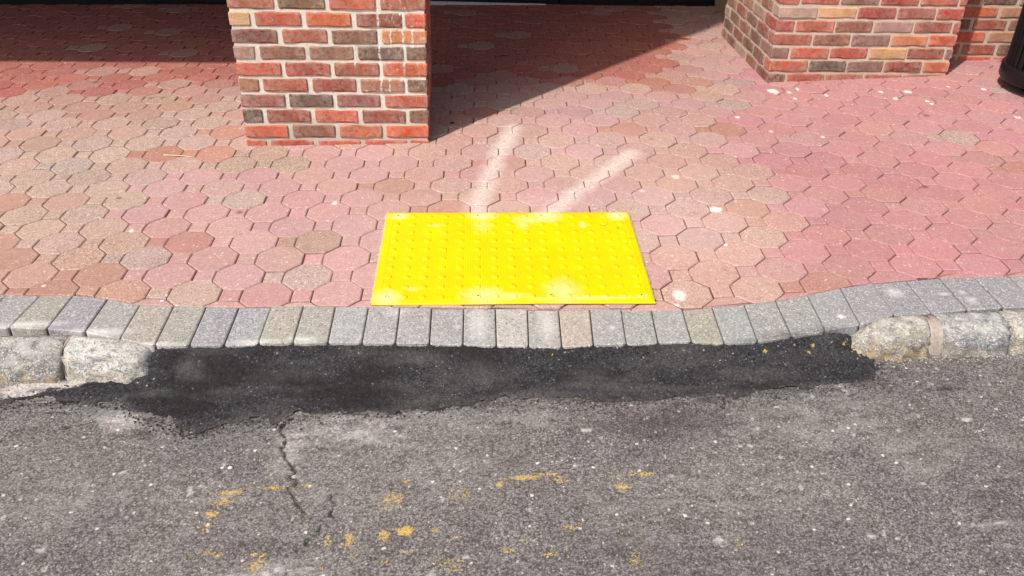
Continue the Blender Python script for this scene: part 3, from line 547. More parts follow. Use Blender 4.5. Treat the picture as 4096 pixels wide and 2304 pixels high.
for n, (i, j, x, y) in enumerate(units):
    q = random.Random(i*131+j*977)
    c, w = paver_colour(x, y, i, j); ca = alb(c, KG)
    e = .04; zx = (G(x+e, y)-G(x-e, y))/(2*e); zy = (G(x, y+e)-G(x, y-e))/(2*e)
    zx += q.gauss(0, .0055); zy += q.gauss(0, .0055); zz = float(G(x, y))+q.gauss(0, .0009)
    nrm = Vector((-zx, -zy, 1)).normalized(); ex = Vector((cs, sn, zx*cs+zy*sn)).normalized(); ey = nrm.cross(ex)
    Mx = Matrix(((ex.x, ey.x, nrm.x, x), (ex.y, ey.y, nrm.y, y), (ex.z, ey.z, nrm.z, zz), (0, 0, 0, 1)))
    by, bs = bord(x); lx, ly = cs*0+sn*(by-y), cs*(by-y)      # border point in local frame
    cut = y-by < hw+.035
    if cut:
        nv = Vector((-bs, 1)).normalized(); ln = (nv.x*cs+nv.y*sn, -nv.x*sn+nv.y*cs)
        P_ = [clip(p, lx, ly+.002, ln[0], ln[1]) for p in (OCT, SQ)]
        V_, F_ = unit_geom(P_)
        if not F_: continue
    else: V_, F_ = Vu, Fu
    if nid < 300 and view_size(x, y) > 1e-3:
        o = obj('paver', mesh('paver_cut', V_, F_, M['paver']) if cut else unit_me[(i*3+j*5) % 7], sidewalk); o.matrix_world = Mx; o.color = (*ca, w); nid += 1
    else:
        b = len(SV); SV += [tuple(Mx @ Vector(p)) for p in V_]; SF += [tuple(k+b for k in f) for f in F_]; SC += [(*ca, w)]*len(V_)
me = mesh('pavers_beyond', SV, SF, M['paver_far']); a = me.color_attributes.new('col', 'FLOAT_COLOR', 'POINT'); a.data.foreach_set('color', np.array(SC, np.float32).reshape(-1))
tag(obj('paver_field', me, sidewalk), kind='stuff')

# ------------------------------------------------------------------ grey border course
me, _ = grid_mesh('paver_border', np.array([-6., 8.]), np.array([0., 1.]), np.zeros((2, 2)), M['bed'])
JX = [list(r) for r in JOINTS]
d0 = .108
for k in range(10): JX.insert(0, [JX[0][0]-d0, JX[0][1]+.001, JX[0][2]-d0, JX[0][3]+.001])
for k in range(12): JX.append([JX[-1][0]+d0, JX[-1][1], JX[-1][2]+d0, JX[-1][3]])
V, F = [], []
for k, (ax, ay, bx, by) in enumerate(JX):
    V += [(ax, ay+.012, float(G(ax, ay))-.012), (bx, by+.006, float(G(bx, by))-.012), (bx, by+.006, float(G(bx, by))-.12)]
    if k: b = 3*k; F += [(b-3, b-2, b+1, b), (b-2, b-1, b+2, b+1)]
border = tag(obj('pavement_border', mesh('border_bed', V, F, M['bed'])), 'grey concrete border course along the kerb', kind='structure')
BC = [(150, 148, 150), (156, 152, 142), (150, 148, 156), (158, 156, 156), (166, 158, 146), (162, 158, 150), (150, 150, 156), (156, 160, 164), (166, 162, 150), (158, 156, 148), (164, 166, 168), (160, 160, 160), (160, 160, 158), (158, 158, 158), (162, 162, 160), (186, 182, 176), (166, 162, 158), (182, 170, 156), (160, 160, 158), (156, 158, 156), (158, 160, 158), (160, 156, 140), (152, 156, 156), (148, 150, 148), (148, 150, 148), (148, 150, 152), (146, 146, 150), (142, 142, 148), (142, 142, 150), (142, 142, 150), (144, 144, 150)]
for k in range(len(JX)-1):
    q = random.Random(k*31+5); g_ = .0018
    (ax, ay, bx, by), (cx, cy, dx, dy) = JX[k], JX[k+1]
    quad = [(bx+g_, by), (dx-g_, dy+q.uniform(-.002, .002)), (cx-g_, cy), (ax+g_, ay)]
    # round the two front corners a little and split the long sides
    def lp(a, b, t): return (a[0]+(b[0]-a[0])*t, a[1]+(b[1]-a[1])*t)
    r_ = q.uniform(.04, .07)
    out = [lp(quad[0], quad[3], r_*.8), (quad[0][0]+.003, quad[0][1]+.0035), lp(quad[0], quad[1], r_*1.6), lp(quad[0], quad[1], .5), lp(quad[1], quad[0], r_*1.6), (quad[1][0]-.003, quad[1][1]+.0035), lp(quad[1], quad[2], r_*.8), lp(quad[1], quad[2], .5), quad[2], quad[3], lp(quad[3], quad[0], .5)]
    out[3] = (out[3][0], out[3][1]+q.uniform(-.002, .002))
    inn = offset_in(out, .0032); n = len(out); dz = q.gauss(0, .0012)
    V = [(x, y, float(G(x, y))-.10+dz) for x, y in out]+[(x, y, float(G(x, y))-.0026+dz) for x, y in out]+[(x, y, float(G(x, y))+dz) for x, y in inn]; F = []
    for m_ in range(n):
        l = (m_+1) % n; F += [(m_, l, n+l, n+m_), (n+m_, n+l, 2*n+l, 2*n+m_)]
    F.append(tuple(range(2*n, 3*n)))
    o = obj('paver', recalc(mesh('border_paver', V, F, M['border'])), border)
    c = BC[k-10] if 0 <= k-10 < len(BC) else (150, 150, 152)
    c = (c[0]*.75+38+2, c[1]*.75+38, c[2]*.75+38-2)
    o.color = (*alb(c, .96), q.uniform(.2, .9))

# ------------------------------------------------------------------ granite kerb stones
def kerb_stone(label, x0, x1, yb0, yb1, wt, top0, top1, colour, tan, seed, taper_end=None, h_drop=None, lean=.018):
    """lofted rough block: back edge yb, top width wt, face down into the road"""
    L = x1-x0; ns = max(12, int(L/.008)); prof = []
    V = []; S_ = 30
    for i in range(ns+1):
        t = i/ns; x = x0+L*t; yb = yb0+(yb1-yb0)*t; zt = float(G(x, -1.40))+top0+(top1-top0)*t; w = wt; zb = float(RZ(x, -1.55))-.06
        if taper_end:
            s = taper_end(t); w = wt*s[0]; zt = zt+s[1]; yb = yb+s[2]
        sec = []
        r_ = .022
        pts = [(yb, zb), (yb, zt-.004), (yb-.004, zt), (yb-w*.5, zt+.001), (yb-w+r_, zt-.003), (yb-w+r_*.35, zt-r_*.3), (yb-w, zt-r_*.9), (yb-w-lean*.5, (zt+float(RZ(x, -1.55)))/2), (yb-w-lean, float(RZ(x, -1.55))), (yb-w-lean, zb)]
        # resample
        cum = [0]
        for a, b in zip(pts, pts[1:]): cum.append(cum[-1]+math.hypot(b[0]-a[0], b[1]-a[1]))
        for k in range(S_):
            d = cum[-1]*k/(S_-1); m_ = max(j for j in range(len(cum)) if cum[j] <= d+1e-9); m_ = min(m_, len(pts)-2)
            u = (d-cum[m_])/max(1e-9, cum[m_+1]-cum[m_]); sec.append((x, pts[m_][0]+(pts[m_+1][0]-pts[m_][0])*u, pts[m_][1]+(pts[m_+1][1]-pts[m_][1])*u))
        V += sec
    V = np.array(V); U = V[:, 0]; Wv = V[:, 1]*1.0+V[:, 2]*1.7
    rough = (fbm(U*26, Wv*34, seed, 4)-.5)*.026+(.5-np.abs(2*fbm(U*17+3, Wv*24, seed+5, 3)-1))*.020+(fbm(U*110, Wv*130, seed+3, 3)-.5)*.010
    ti = np.repeat(np.arange(ns+1)/ns, S_); endf = np.clip(np.minimum(ti, 1-ti)*L/.02, 0, 1)
    kk = np.tile(np.arange(S_)/(S_-1), ns+1); facef = np.clip((kk-.30)/.1, 0.12, 1)
    V[:, 1] += -rough*facef-(1-endf)**2*-.010*facef; V[:, 2] += rough*.5*np.clip((kk-.2)*8, .1, 1)-(1-endf)**2*.008
    V[:, 0] += (fbm(V[:, 1]*60, V[:, 2]*60, seed+8)-.5)*.012*(1-endf)
    c0 = np.array([x0, yb0, float(G(x0, -1.4))-.1]); V = V-c0
    F = []
    for i in range(ns):
        for k in range(S_-1): a = i*S_+k; F.append((a, a+1, a+S_+1, a+S_))
    F += [tuple(range(S_)), tuple(range(ns*S_+S_-1, ns*S_-1, -1))]
    me = recalc(mesh('kerb_stone', V, F, M['granite']))
    for p in me.polygons: p.use_smooth = True
    o = obj('kerb_stone', me); o.location = c0; o.color = (*alb(colour, .68), tan)
    return tag(o, label, 'kerb stone', 'granite kerb stones')
def end_left(t):  # the end buried in the patch
    s = max(0, (t-.55)/.45); return (1-.25*s*s, -.010*s-.03*s**8, -.006*s)
def end_right(t):
    s = max(0, 1-t/.42); return (1-.25*s, -.052*s**1.4, .0-.02*s)
kerb_stone('long weathered grey granite kerb stone at the left edge of the photo', -1.25, -.230, -1.418, -1.447, .102, .0, -.002, (178, 176, 172), .55, 1)
kerb_stone('pale granite kerb stone whose broken end sinks into the black patch', -.226, .030, -1.445, -1.492, .090, -.001, .004, (238, 235, 228), .3, 2, end_left)
kerb_stone('tan speckled granite kerb stone with ragged tip beside the black patch', 2.11, 2.372, -1.482, -1.464, .090, -.004, .0, (190, 182, 166), .75, 3, end_right)
kerb_stone('blue grey granite kerb stone between two mortar joints on the right', 2.408, 2.618, -1.462, -1.458, .098, -.002, -.003, (180, 182, 182), .25, 4)
kerb_stone('smooth pale kerb stone cut off by the right edge of the photo', 2.624, 3.5, -1.458, -1.455, .10, .0, .0, (206, 196, 182), .1, 5)
def mortar_fill(label, x0, x1, y_b, wt, seed, m, lean=.008):
    V, F = [], []; q = random.Random(seed); N_ = 8
    prof = [(0, .0, -.06), (0, 0, 0), (-wt*.5, 0, .002), (-wt*.85, 0, -.008), (-wt*.97, 0, -.03), (-wt-lean, 0, -.08), (-wt-lean, 0, -.16)]
    for i in range(N_):
        x = x0+(x1-x0)*i/(N_-1)
        for (dy, _, dz) in prof: V.append((x+q.uniform(-.003, .003), y_b+dy+q.uniform(-.003, .003), float(G(x, -1.4))+dz-.006+q.uniform(-.002, .002)))
    n = len(prof)
    for i in range(N_-1):
        for k in range(n-1): a = i*n+k; F.append((a, a+1, a+n+1, a+n))
    F += [tuple(range(n)), tuple(range(N_*n-1, (N_-1)*n-1, -1))]
    return tag(obj('mortar_joint', recalc(mesh('mortar_joint', V, F, m, True))), label, 'mortar')
mortar_fill('smooth grey mortar joint between tan and blue grey kerb stones', 2.366, 2.414, -1.468, .088, 3, M['mortar_fill_dark'])
mortar_fill('cracked beige mortar joint between the two left kerb stones', -.2325, -.2225, -1.45, .088, 4, M['mortar_fill'])

# ------------------------------------------------------------------ tactile mat
mw, mh = .4575, .303
mtx, mty = .010, .042
mat_root = empty('tactile_mat', (MX, MY, -.0235))
tx = Vector((1, 0, mtx)).normalized(); ty = Vector((0, 1, mty)); ty = (ty-tx*ty.dot(tx)).normalized(); tz = tx.cross(ty)
mm = Matrix(((tx.x, ty.x, tz.x), (tx.y, ty.y, tz.y), (tx.z, ty.z, tz.z))) @ Matrix.Rotation(M_YAW, 3, 'Z')
mat_root.rotation_euler = mm.to_euler()
tag(mat_root, 'bright yellow tactile paving mat with raised domes on the dropped kerb', 'tactile mat')
nx, ny = 46, 8; V, F = [], []
def lift(x, y): return .004*max(0, (-y/mh-.55))*(.4+.6*math.sin(x*9+1)) if y < 0 else 0
ring = [(-mw, -mh)]
def matring(sx, z, flat):
    pts = []
    for i in range(nx): pts.append((-sx[0]+2*sx[0]*i/nx, -sx[1]))
    for i in range(ny): pts.append((sx[0], -sx[1]+2*sx[1]*i/ny))
    for i in range(nx): pts.append((sx[0]-2*sx[0]*i/nx, sx[1]))
    for i in range(ny): pts.append((-sx[0], sx[1]-2*sx[1]*i/ny))
    return [(x, y, z+lift(x, y)) for x, y in pts]
levels = [((mw, mh), .0), ((mw, mh), .0035), ((mw-.004, mh-.004), .0062), ((mw-.026, mh-.022), .0085), ((mw-.029, mh-.025), .0078)]
n = 2*(nx+ny)
for sx, z in levels: V += matring(sx, z, 0)
for l in range(len(levels)-1):
    for k in range(n): a, b = l*n+k, l*n+(k+1) % n; F.append((a, b, b+n, a+n))
# top field as a grid so that it can follow the slight lift of the front edge
bw, bh = mw-.029, mh-.025; base = len(V)
gxn, gyn = nx, ny
for jy in range(gyn+1):
    for ix in range(gxn+1):
        x, y = -bw+2*bw*ix/gxn, -bh+2*bh*jy/gyn; V.append((x, y, .0078+lift(x, y)))
for jy in range(gyn):
    for ix in range(gxn): a = base+jy*(gxn+1)+ix; F.append((a, a+1, a+gxn+2, a+gxn+1))
obj('base_plate', mesh('base_plate', V, F, M['mat']), mat_root)
# pale sealant squeezed out along three edges of the mat
q = random.Random(12); V, F = [], []
path = [(-mw, -mh+.01), (-mw, mh), (mw, mh), (mw, -mh+.01)]; pts = []
for a, b in zip(path, path[1:]):
    m_ = int(max(abs(b[0]-a[0]), abs(b[1]-a[1]))/.012)
    for k in range(m_): pts.append((a[0]+(b[0]-a[0])*k/m_, a[1]+(b[1]-a[1])*k/m_))
for k, (x, y) in enumerate(pts):
    o_ = Vector((x/mw if abs(x) > mw-.001 else 0, y/mh if abs(y) > mh-.001 else 0)).normalized(); w_ = .003+.006*q.random()**2
    V += [(x, y, .004), (x+o_.x*w_*.5, y+o_.y*w_*.5, .0035), (x+o_.x*w_, y+o_.y*w_, -.006)]
    if k: b = 3*k; F += [(b-3, b-2, b+1, b), (b-2, b-1, b+2, b+1)]
obj('sealant', mesh('sealant', V, F, M['sealant'], True), mat_root)
dv, df = [], []
prof = [(.0130, 0), (.0112, .0022), (.0090, .0036), (.0050, .0043)]
K = 12
for r_, z in prof: dv += [(r_*math.cos(2*math.pi*k/K), r_*math.sin(2*math.pi*k/K), z) for k in range(K)]
for l in range(3):
    for k in range(K): a, b = l*K+k, l*K+(k+1) % K; df.append((a, b, b+K, a+K))
df.append(tuple(range(3*K, 4*K)))
dme = mesh('dome', dv, df, M['dome'], True)
sv = [(.0032*math.cos(k*math.pi/4), .0042*math.sin(k*math.pi/4), 0) for k in range(8)]+[(.0022*math.cos(k*math.pi/4), .0022*math.sin(k*math.pi/4), .0009) for k in range(8)]
sf = [(k, (k+1) % 8, 8+(k+1) % 8, 8+k) for k in range(8)]+[tuple(range(8, 16))]
sme = mesh('screw', sv, sf, M['screw'])
for jy in range(10):
    for ix in range(15):
        x, y = -.4147+ix*.8294/14, -.2675+jy*.535/9
        o = obj('dome', dme, mat_root); o.location = (x, y, .0077+lift(x, y))
        if jy in (0, 9) and ix in (0, 5, 9, 14):
            s_ = obj('screw', sme, mat_root); s_.location = (x+.002, y, .0077+.0040+lift(x, y))

# ------------------------------------------------------------------ bricks
BVAR = {}
def brick_mesh(L, D, Hh, var, mat):
    key = (round(L, 3), round(D, 3), round(Hh, 3), var, mat.name)
    if key in BVAR: return BVAR[key]
    q = random.Random(hash(key[:4]) if False else var*17+int(L*1000)*3+int(D*1000))
    b = .0038; st = [0, b]+[L*t for t in (.2, .4, .6, .8)]+[L-b, L] if L > .12 else [0, b, L*.5, L-b, L]
    V, F = [], []; ns = len(st); m_ = b
    def ring(x, ins):
        y0, y1, z0, z1 = ins, D-ins, ins, Hh-ins; c = .0045
        return [(x, y0+c, z0), (x, y1-c, z0), (x, y1, z0+c), (x, y1, z1-c), (x, y1-c, z1), (x, y0+c, z1), (x, y0, z1-c), (x, y0, z0+c)]
    for i, x in enumerate(st):
        end = i in (0, ns-1)
        for (a, y, z) in ring(x, .0035 if end else 0): V.append((a+(q.gauss(0, .0006) if not end else q.gauss(0, .0004)), y+q.gauss(0, .0007), z+q.gauss(0, .0017)))
    for i in range(ns-1):
        for k in range(8): a, c_ = i*8+k, i*8+(k+1) % 8; F.append((a, c_, c_+8, a+8))
    F += [tuple(range(7, -1, -1)), tuple(range((ns-1)*8, ns*8))]
    me = recalc(mesh('brick', V, F, mat)); BVAR[key] = me; return me
BH = .0552
def brick(parent, x0, x1, y0, y1, z0, colour, mat, q, dark=None, proud=0):
    """a brick standing on z0 whose long side runs along x or along y"""
    L, D = x1-x0, y1-y0; alongx = L >= D
    me = brick_mesh(round(L if alongx else D, 3), round(D if alongx else L, 3), BH, q.randrange(5), mat)
    o = obj('brick', me, parent)
    if alongx: o.location = (x0, y0-q.uniform(-.0006, .0018)-proud, z0)
    else: o.location = (x1+q.uniform(-.001, .001), y0, z0); o.rotation_euler = (0, 0, math.pi/2)
    colour = (min(255, colour[0]*1.0+2), colour[1]*.99, colour[2]*(.84 if colour[0]-colour[1] > 75 else .95))
    o.color = (*alb(colour, KB), dark if dark is not None else (q.uniform(.1, .5) if sum(colour) > 330 else q.uniform(.5, .9))); return o
KB = .88
CHEAP = [(190, 84, 64), (160, 72, 62), (134, 84, 66), (176, 94, 78), (112, 74, 62), (200, 100, 68), (148, 90, 82), (168, 66, 58), (196, 140, 104), (172, 136, 126)]

# left pillar
P = .0693; WL, DL = .803, .62
pl_ = tag(empty('brick_pillar', (0, 0, -.0185)), 'brick pillar with white lime drips directly behind the yellow mat', 'pillar', 'brick pillars')
LZ = .0185   # local z shift
ROWS = {0: [(195, 72, 46), (180, 62, 54), (190, 76, 60), (190, 76, 60), (190, 82, 66)], 1: [(200, 82, 50), (136, 82, 62), (188, 96, 72), (210, 84, 34)],
 2: [(84, 62, 52), (152, 64, 54), (196, 86, 64), (148, 66, 58), (130, 82, 60)], 3: [(152, 90, 84), (104, 76, 68), (146, 86, 84), (184, 80, 62)],
 4: [(166, 116, 84), (168, 84, 70), (152, 70, 62), (166, 110, 90), (114, 82, 64)], 5: [(194, 80, 58), (168, 70, 58), (166, 84, 70), (206, 96, 62)],
 6: [(166, 126, 114), (136, 86, 68), (140, 96, 78), (108, 84, 74), (110, 76, 60)], 7: [(126, 76, 66), (166, 86, 74), (130, 86, 62), (208, 132, 84)],
 8: [(208, 164, 116), (188, 84, 64), (210, 100, 62), (140, 60, 54), (208, 74, 42)], 9: [(178, 100, 82), (118, 86, 62), (198, 86, 60), (176, 96, 80)]}
SL = .1865; JT = .0190; HB = .0860
def left_rows(k):
    if k % 2: return [(n_*(SL+JT), n_*(SL+JT)+SL) for n_ in range(4)]
    return [(0, HB)]+[(HB+JT+n_*(SL+JT), HB+JT+n_*(SL+JT)+SL) for n_ in range(3)]+[(WL-HB, WL)]
for k in range(-1, 13):
    q = random.Random(k+50); z0 = k*P-BH+LZ
    segs_ = left_rows(k); cols = ROWS.get(k) or [q.choice(CHEAP) for _ in segs_]
    for n_, (a, b) in enumerate(segs_):
        first, last = n_ == 0, n_ == len(segs_)-1; j_ = q.uniform(-.002, .002)
        a2, b2 = (a if first else a+j_), (b if last else b+q.uniform(-.002, .002))
        depth = .0905 if k % 2 else (.1925 if (first or last) else .0905)
        brick(pl_, a2, b2, 0, depth, z0+q.uniform(-.001, .001), cols[n_], M['brick_drip'], q)
    # right and left return faces
    ys_ = .0905+JT if k % 2 else .1925+JT
    y = ys_
    while y < DL-.03:
        e = min(y+SL, DL)
        for xx in ((WL-.0905, WL), (0, .0905)): brick(pl_, xx[0], xx[1], y, e, z0, q.choice(CHEAP), M['brick'], q)
        y = e+JT
bevbox('mortar_core', .0055, WL-.0055, .0058, DL-.006, -.12, 12*P+LZ+.003, M['mortar_drip'], pl_, .002, 1)
def brickwall_material(name):
    b = NB(name, .9); O = b.objc(); s = b.sep(O); v = b.comb(b.math('ADD', s[0], s[1]), s[2], 0.)
    t = b.n('TexBrick'); b.set(t.inputs['Vector'], v); t.inputs['Scale'].default_value = 1; t.inputs['Brick Width'].default_value = .2035; t.inputs['Row Height'].default_value = P
    t.inputs['Mortar Size'].default_value = .005; t.inputs['Color1'].default_value = (*alb((190, 84, 64)), 1); t.inputs['Color2'].default_value = (*alb((130, 84, 70)), 1); t.inputs['Mortar'].default_value = (*alb((190, 180, 165)), 1)
    return b.color(t.outputs['Color'])
M['brickwork'] = brickwall_material('brickwork_above')
bevbox('upper_shaft', .001, WL-.001, .001, DL, 12*P+LZ+.004, 4.42, M['brickwork'], pl_, .003, 1)

# right pillar (pier projecting from the shop wall)
XR, YR, WR, ZR, DR = 2.568, .773, .977, .072, .93
pr = tag(empty('brick_pillar', (XR, YR, .03)), 'wide brick pillar right of the entrance, beside the black bin', 'pillar', 'brick pillars')
RR = {0: [[0, .0955], [.1096, .3074], [.3177, .5165], [.5302, .73], [.741, .977]], 1: [[0, .2065], [.2165, .4133], [.4235, .6146], [.6255, .8237], [.8375, .977]], 2: [[0, .0906], [.1037, .3056], [.3157, .5135], [.525, .7218], [.732, .9277], [.9385, .977]], 3: [[0, .2002], [.2112, .4037], [.4151, .6152], [.6267, .8187], [.8306, .977]], 4: [[0, .0941], [.1056, .3044], [.3157, .5074], [.5184, .7217], [.7335, .9287], [.9402, .977]], 5: [[0, .1997], [.2095, .4056], [.4168, .6146], [.6265, .8232], [.8345, .977]], 6: [[0, .0968], [.1076, .3034], [.3145, .5124], [.5241, .7203], [.7315, .9266], [.938, .977]]}
RC = {0: [(120, 66, 58), (176, 76, 60), (168, 100, 80), (170, 84, 70), (168, 88, 74)], 1: [(184, 86, 64), (94, 76, 68), (130, 92, 84), (146, 56, 48), (200, 96, 66)], 2: [(140, 102, 92), (190, 86, 68), (178, 66, 58), (200, 154, 106), (152, 76, 62), (140, 102, 96)],
 3: [(168, 86, 80), (142, 90, 70), (136, 96, 90), (206, 124, 92), (206, 86, 60)], 4: [(166, 46, 44), (184, 92, 82), (142, 82, 64), (174, 138, 132), (152, 80, 64), (174, 62, 66)], 5: [(186, 156, 146), (220, 170, 126), (162, 60, 54), (164, 92, 86), (178, 62, 54)], 6: [(188, 76, 64), (184, 86, 74), (132, 86, 76), (168, 66, 58), (184, 98, 86), (180, 100, 90)]}
SIDE = [(142, 92, 74), (126, 76, 66), (156, 76, 66), (170, 142, 130), (114, 76, 64), (154, 108, 84), (142, 70, 64), (172, 126, 100), (128, 88, 80)]
for k in range(-2, 12):
    q = random.Random(k+400); z0 = k*P+ZR-BH-.03
    segs_ = RR.get(k) or RR[5 if k % 2 else 4]; cols = RC.get(k) or [q.choice(CHEAP) for _ in segs_]
    for n_, (a, b) in enumerate(segs_):
        first = n_ == 0; depth = .0905 if (k % 2 or not first) else .1925
        if b-a < .06: depth = .0905
        brick(pr, a, b, 0, depth, z0+q.uniform(-.001, .001), cols[n_], M['brick'], q)
    y = .0905+JT if k % 2 else .1925+JT
    while y < DR-.03:
        e = min(y+SL, DR); brick(pr, 0, .0905, y, e, z0, q.choice(SIDE), M['brick'], q); y = e+JT
    y = .0905+JT
    while y < .26:
        e = min(y+.15, .27); brick(pr, WR-.0905, WR, y, e, z0, q.choice(CHEAP), M['brick'], q); y = e+JT
bevbox('mortar_core', .0055, WR-.0055, .0058, DR-.004, -.2, 11*P+ZR-.03+.003, M['mortar'], pr, .002, 1)
bevbox('upper_shaft', .001, WR-.001, .001, DR, 11*P+ZR-.03+.004, 4.38, M['brickwork'], pr, .003, 1)

# brick shop wall right of the pier, behind the bin
YW = 1.03; XW = XR+WR+.004
wl = tag(empty('brick_wall', (XW, YW, .04)), 'brick shop wall in the gap between the right pillar and the bin', 'wall')
WC = {0: [(150, 66, 58), (206, 78, 44)], 1: [(172, 74, 56), (160, 70, 56)], 2: [(104, 66, 62), (212, 86, 46)], 3: [(112, 62, 56), (160, 70, 58)], 4: [(168, 96, 88), (214, 96, 46)], 5: [(156, 62, 54), (112, 70, 60)]}
for k in range(-2, 11):
    q = random.Random(k+900); z0 = .097+k*.0680-BH-.04; x = -.10 if k % 2 else .0 ; n_ = 0
    x = {0: -.02, 1: -.012, 2: -.09, 3: .01, 4: -.06, 5: .03}.get(k, -.05)
    while x < 1.5:
        c = WC[k][n_] if k in WC and n_ < len(WC[k]) else q.choice(CHEAP)
        brick(wl, x, x+SL, 0, .0905, z0, c, M['brick'], q); x += SL+JT; n_ += 1
bevbox('mortar_core', -.02, 1.72, .006, .3, -.2, .80, M['mortar'], wl, .002, 1)
bevbox('upper_wall', -.02, 4.4, .002, .3, .803, 4.34, M['brickwork'], wl, .003, 1)

# ------------------------------------------------------------------ shop front behind the pillars
def wy(x): return 2.63-.048*x
SA = -math.atan(.048)
def sf_part(name, xa, xb, za, zb, d, th, mat, parent, bev=.003):
    """panel along the shop-front line; d = how far its face stands in front of the line"""
    xm = (xa+xb)/2; o = bevbox(name, -(xb-xa)/2, (xb-xa)/2, -d, th, za, zb, mat, None, bev, 1)
    o.parent = parent; o.location = (xm-parent.location.x, wy(xm)-parent.location.y, 0); o.rotation_euler = (0, 0, SA); return o
def window(label, xa, xb, zb_, rail=.14):
    r_ = tag(empty('shop_window', ((xa+xb)/2, wy((xa+xb)/2), 0)), label, 'shop window', 'shop front windows')
    f = sf_part('frame', xa, xb, -.2, rail, .03, .09, M['frame'], r_); sf_part('sill', xa, xb, -.2, rail*0+float(G((xa+xb)/2, 2.5))+.018, .05, .09, M['frame'], r_)
    sf_part('pane', xa+.05, xb-.05, rail-.003, 2.5, .0, .012, M['glass'], r_, 0)
    for x in (xa, xb-.055): sf_part('mullion', x, x+.055, rail-.002, 2.5, .032, .06, M['frame'], r_)
    sf_part('head', xa, xb, 2.5, 2.62, .03, .09, M['frame'], r_); return r_
window('dark shop window left of the drip-stained pillar', -2.9, .58, 0)
window('dark shop window between the metal door threshold and the beige plinth', 1.64, 2.78, 0)
window('dark shop window at the far left end of the shop front', -6.4, -2.92, 0)
door = tag(empty('shop_door', (1.1, wy(1.1), 0)), 'black shop door with bright metal threshold beside the drip-stained pillar', 'door')
zt = float(G(1.1, 2.5))
sf_part('threshold', .60, 1.545, -.2, zt+.016, .062, .05, M['alu'], door, .003)
sf_part('threshold_lip', .60, 1.545, zt+.010, zt+.034, .050, .05, M['frame'], door, .003)
sf_part('kick_plate', .66, 1.53, zt+.03, .30, -.01, .045, M['frame'], door)
sf_part('pane', .72, 1.48, .30, 2.2, -.02, .012, M['glass'], door, 0)
for x in (.60, 1.535): sf_part('jamb', x, x+.10 if x > 1 else x+.055, -.2, 2.5, .03, .09, M['frame'], door)
sf_part('head', .60, 1.635, 2.2, 2.62, .03, .09, M['frame'], door)
hb = bevbox('pull_handle', -.012, .012, -.07, -.04, .9, 1.3, M['alu'], door, .005, 2); hb.location = (-.34, .02, 0)
up_ = bevbox('upper_wall', -6.6, 3.2, 0, .25, 2.62, 4.38, M['stucco'], None, .005, 1); up_.name = 'shop_wall'; up_.location = (0, 2.66, 0); up_.rotation_euler = (0, 0, SA)
tag(up_, 'plain rendered shop wall above the windows', 'wall')
pln = tag(empty('stone_plinth', (2.72, 1.72, 0)), 'beige stone plinth in the corner between shop window and right pillar', 'plinth')
bevbox('block', 0, .3, -.012, .40, -.2, .21, M['stone'], pln, .004, 1); bevbox('block', 0, .3, .404, .85, -.2, .21, M['stone'], pln, .004, 1)
bevbox('block', .002, .3, -.012, .85, .213, 4.38, M['stone'], pln, .004, 1)

# portico over the walk: it shades the ground by the shop front
hd = bevbox('portico_beam', -7, -.003, .0, .30, 2.02, 4.38, M['stucco'], None, .01, 1)
hd.location = (0, -.03, 0); hd.rotation_euler = (0, 0, -.055)
tag(hd, 'deep rendered beam above the walk left of the drip-stained pillar', 'beam')
rf = bevbox('portico_roof', -8, 8, -.12, 5.2, 4.425, 4.65, M['stucco'], None, .02, 1)
tag(rf, 'flat portico roof carried by the brick pillars', 'roof')

# ------------------------------------------------------------------ litter bin
BX, BY, BR = 3.995, .49, .285; bz = float(G(BX-.2, BY))
bn = tag(empty('litter_bin', (BX, BY, bz)), 'black ribbed round litter bin at the right edge by the brick wall', 'litter bin')
def lathe(name, prof, K, mat, parent, smooth=True, star=None):
    V, F = [], []
    for r_, z in prof:
        for k in range(K):
            a = 2*math.pi*k/K; rr = r_*(star(k) if star else 1); V.append((rr*math.cos(a), rr*math.sin(a), z))
    for l in range(len(prof)-1):
        for k in range(K): a, b = l*K+k, l*K+(k+1) % K; F.append((a, b, b+K, a+K))
    F.append(tuple(range((len(prof)-1)*K, len(prof)*K))); F.append(tuple(range(K-1, -1, -1)))
    return obj(name, recalc(mesh(name, V, F, mat, smooth)), parent)
lathe('base', [(.19, -.02), (.19, .06)], 40, M['black'], bn)
lathe('bottom_band', [(BR-.02, .055), (BR+.008, .050), (BR+.014, .058), (BR+.014, .112), (BR+.008, .122), (BR-.02, .124)], 72, M['black'], bn)
lathe('liner', [(BR-.035, .06), (BR-.035, .86)], 48, M['black'], bn)
nrib = 44
for k in range(nrib):
    a = 2*math.pi*k/nrib
    if k == 0:
        bm = bmesh.new(); bmesh.ops.create_cube(bm, size=1)
        for v_ in bm.verts: v_.co = Vector((v_.co.x*.012, v_.co.y*.027, v_.co.z*.74))
        bmesh.ops.bevel(bm, geom=bm.edges[:], offset=.003, segments=1, affect='EDGES'); rib_me = bpy.data.meshes.new('slat'); bm.to_mesh(rib_me); bm.free(); rib_me.materials.append(M['black'])
    o = obj('slat', rib_me, bn); o.location = ((BR-.008)*math.cos(a), (BR-.008)*math.sin(a), .485); o.rotation_euler = (0, 0, a)
lathe('top_band', [(BR-.02, .845), (BR+.010, .850), (BR+.012, .90), (BR-.02, .905)], 72, M['black'], bn)
lathe('lid', [(BR+.012, .905), (BR+.005, .96), (.2, 1.02), (.06, 1.04)], 60, M['black'], bn)
for k in range(4):
    a = k*math.pi/2+.5
    o = lathe('foot', [(.018, -.005), (.018, .056)], 10, M['black'], bn); o.location = ((BR-.04)*math.cos(a), (BR-.04)*math.sin(a), 0)

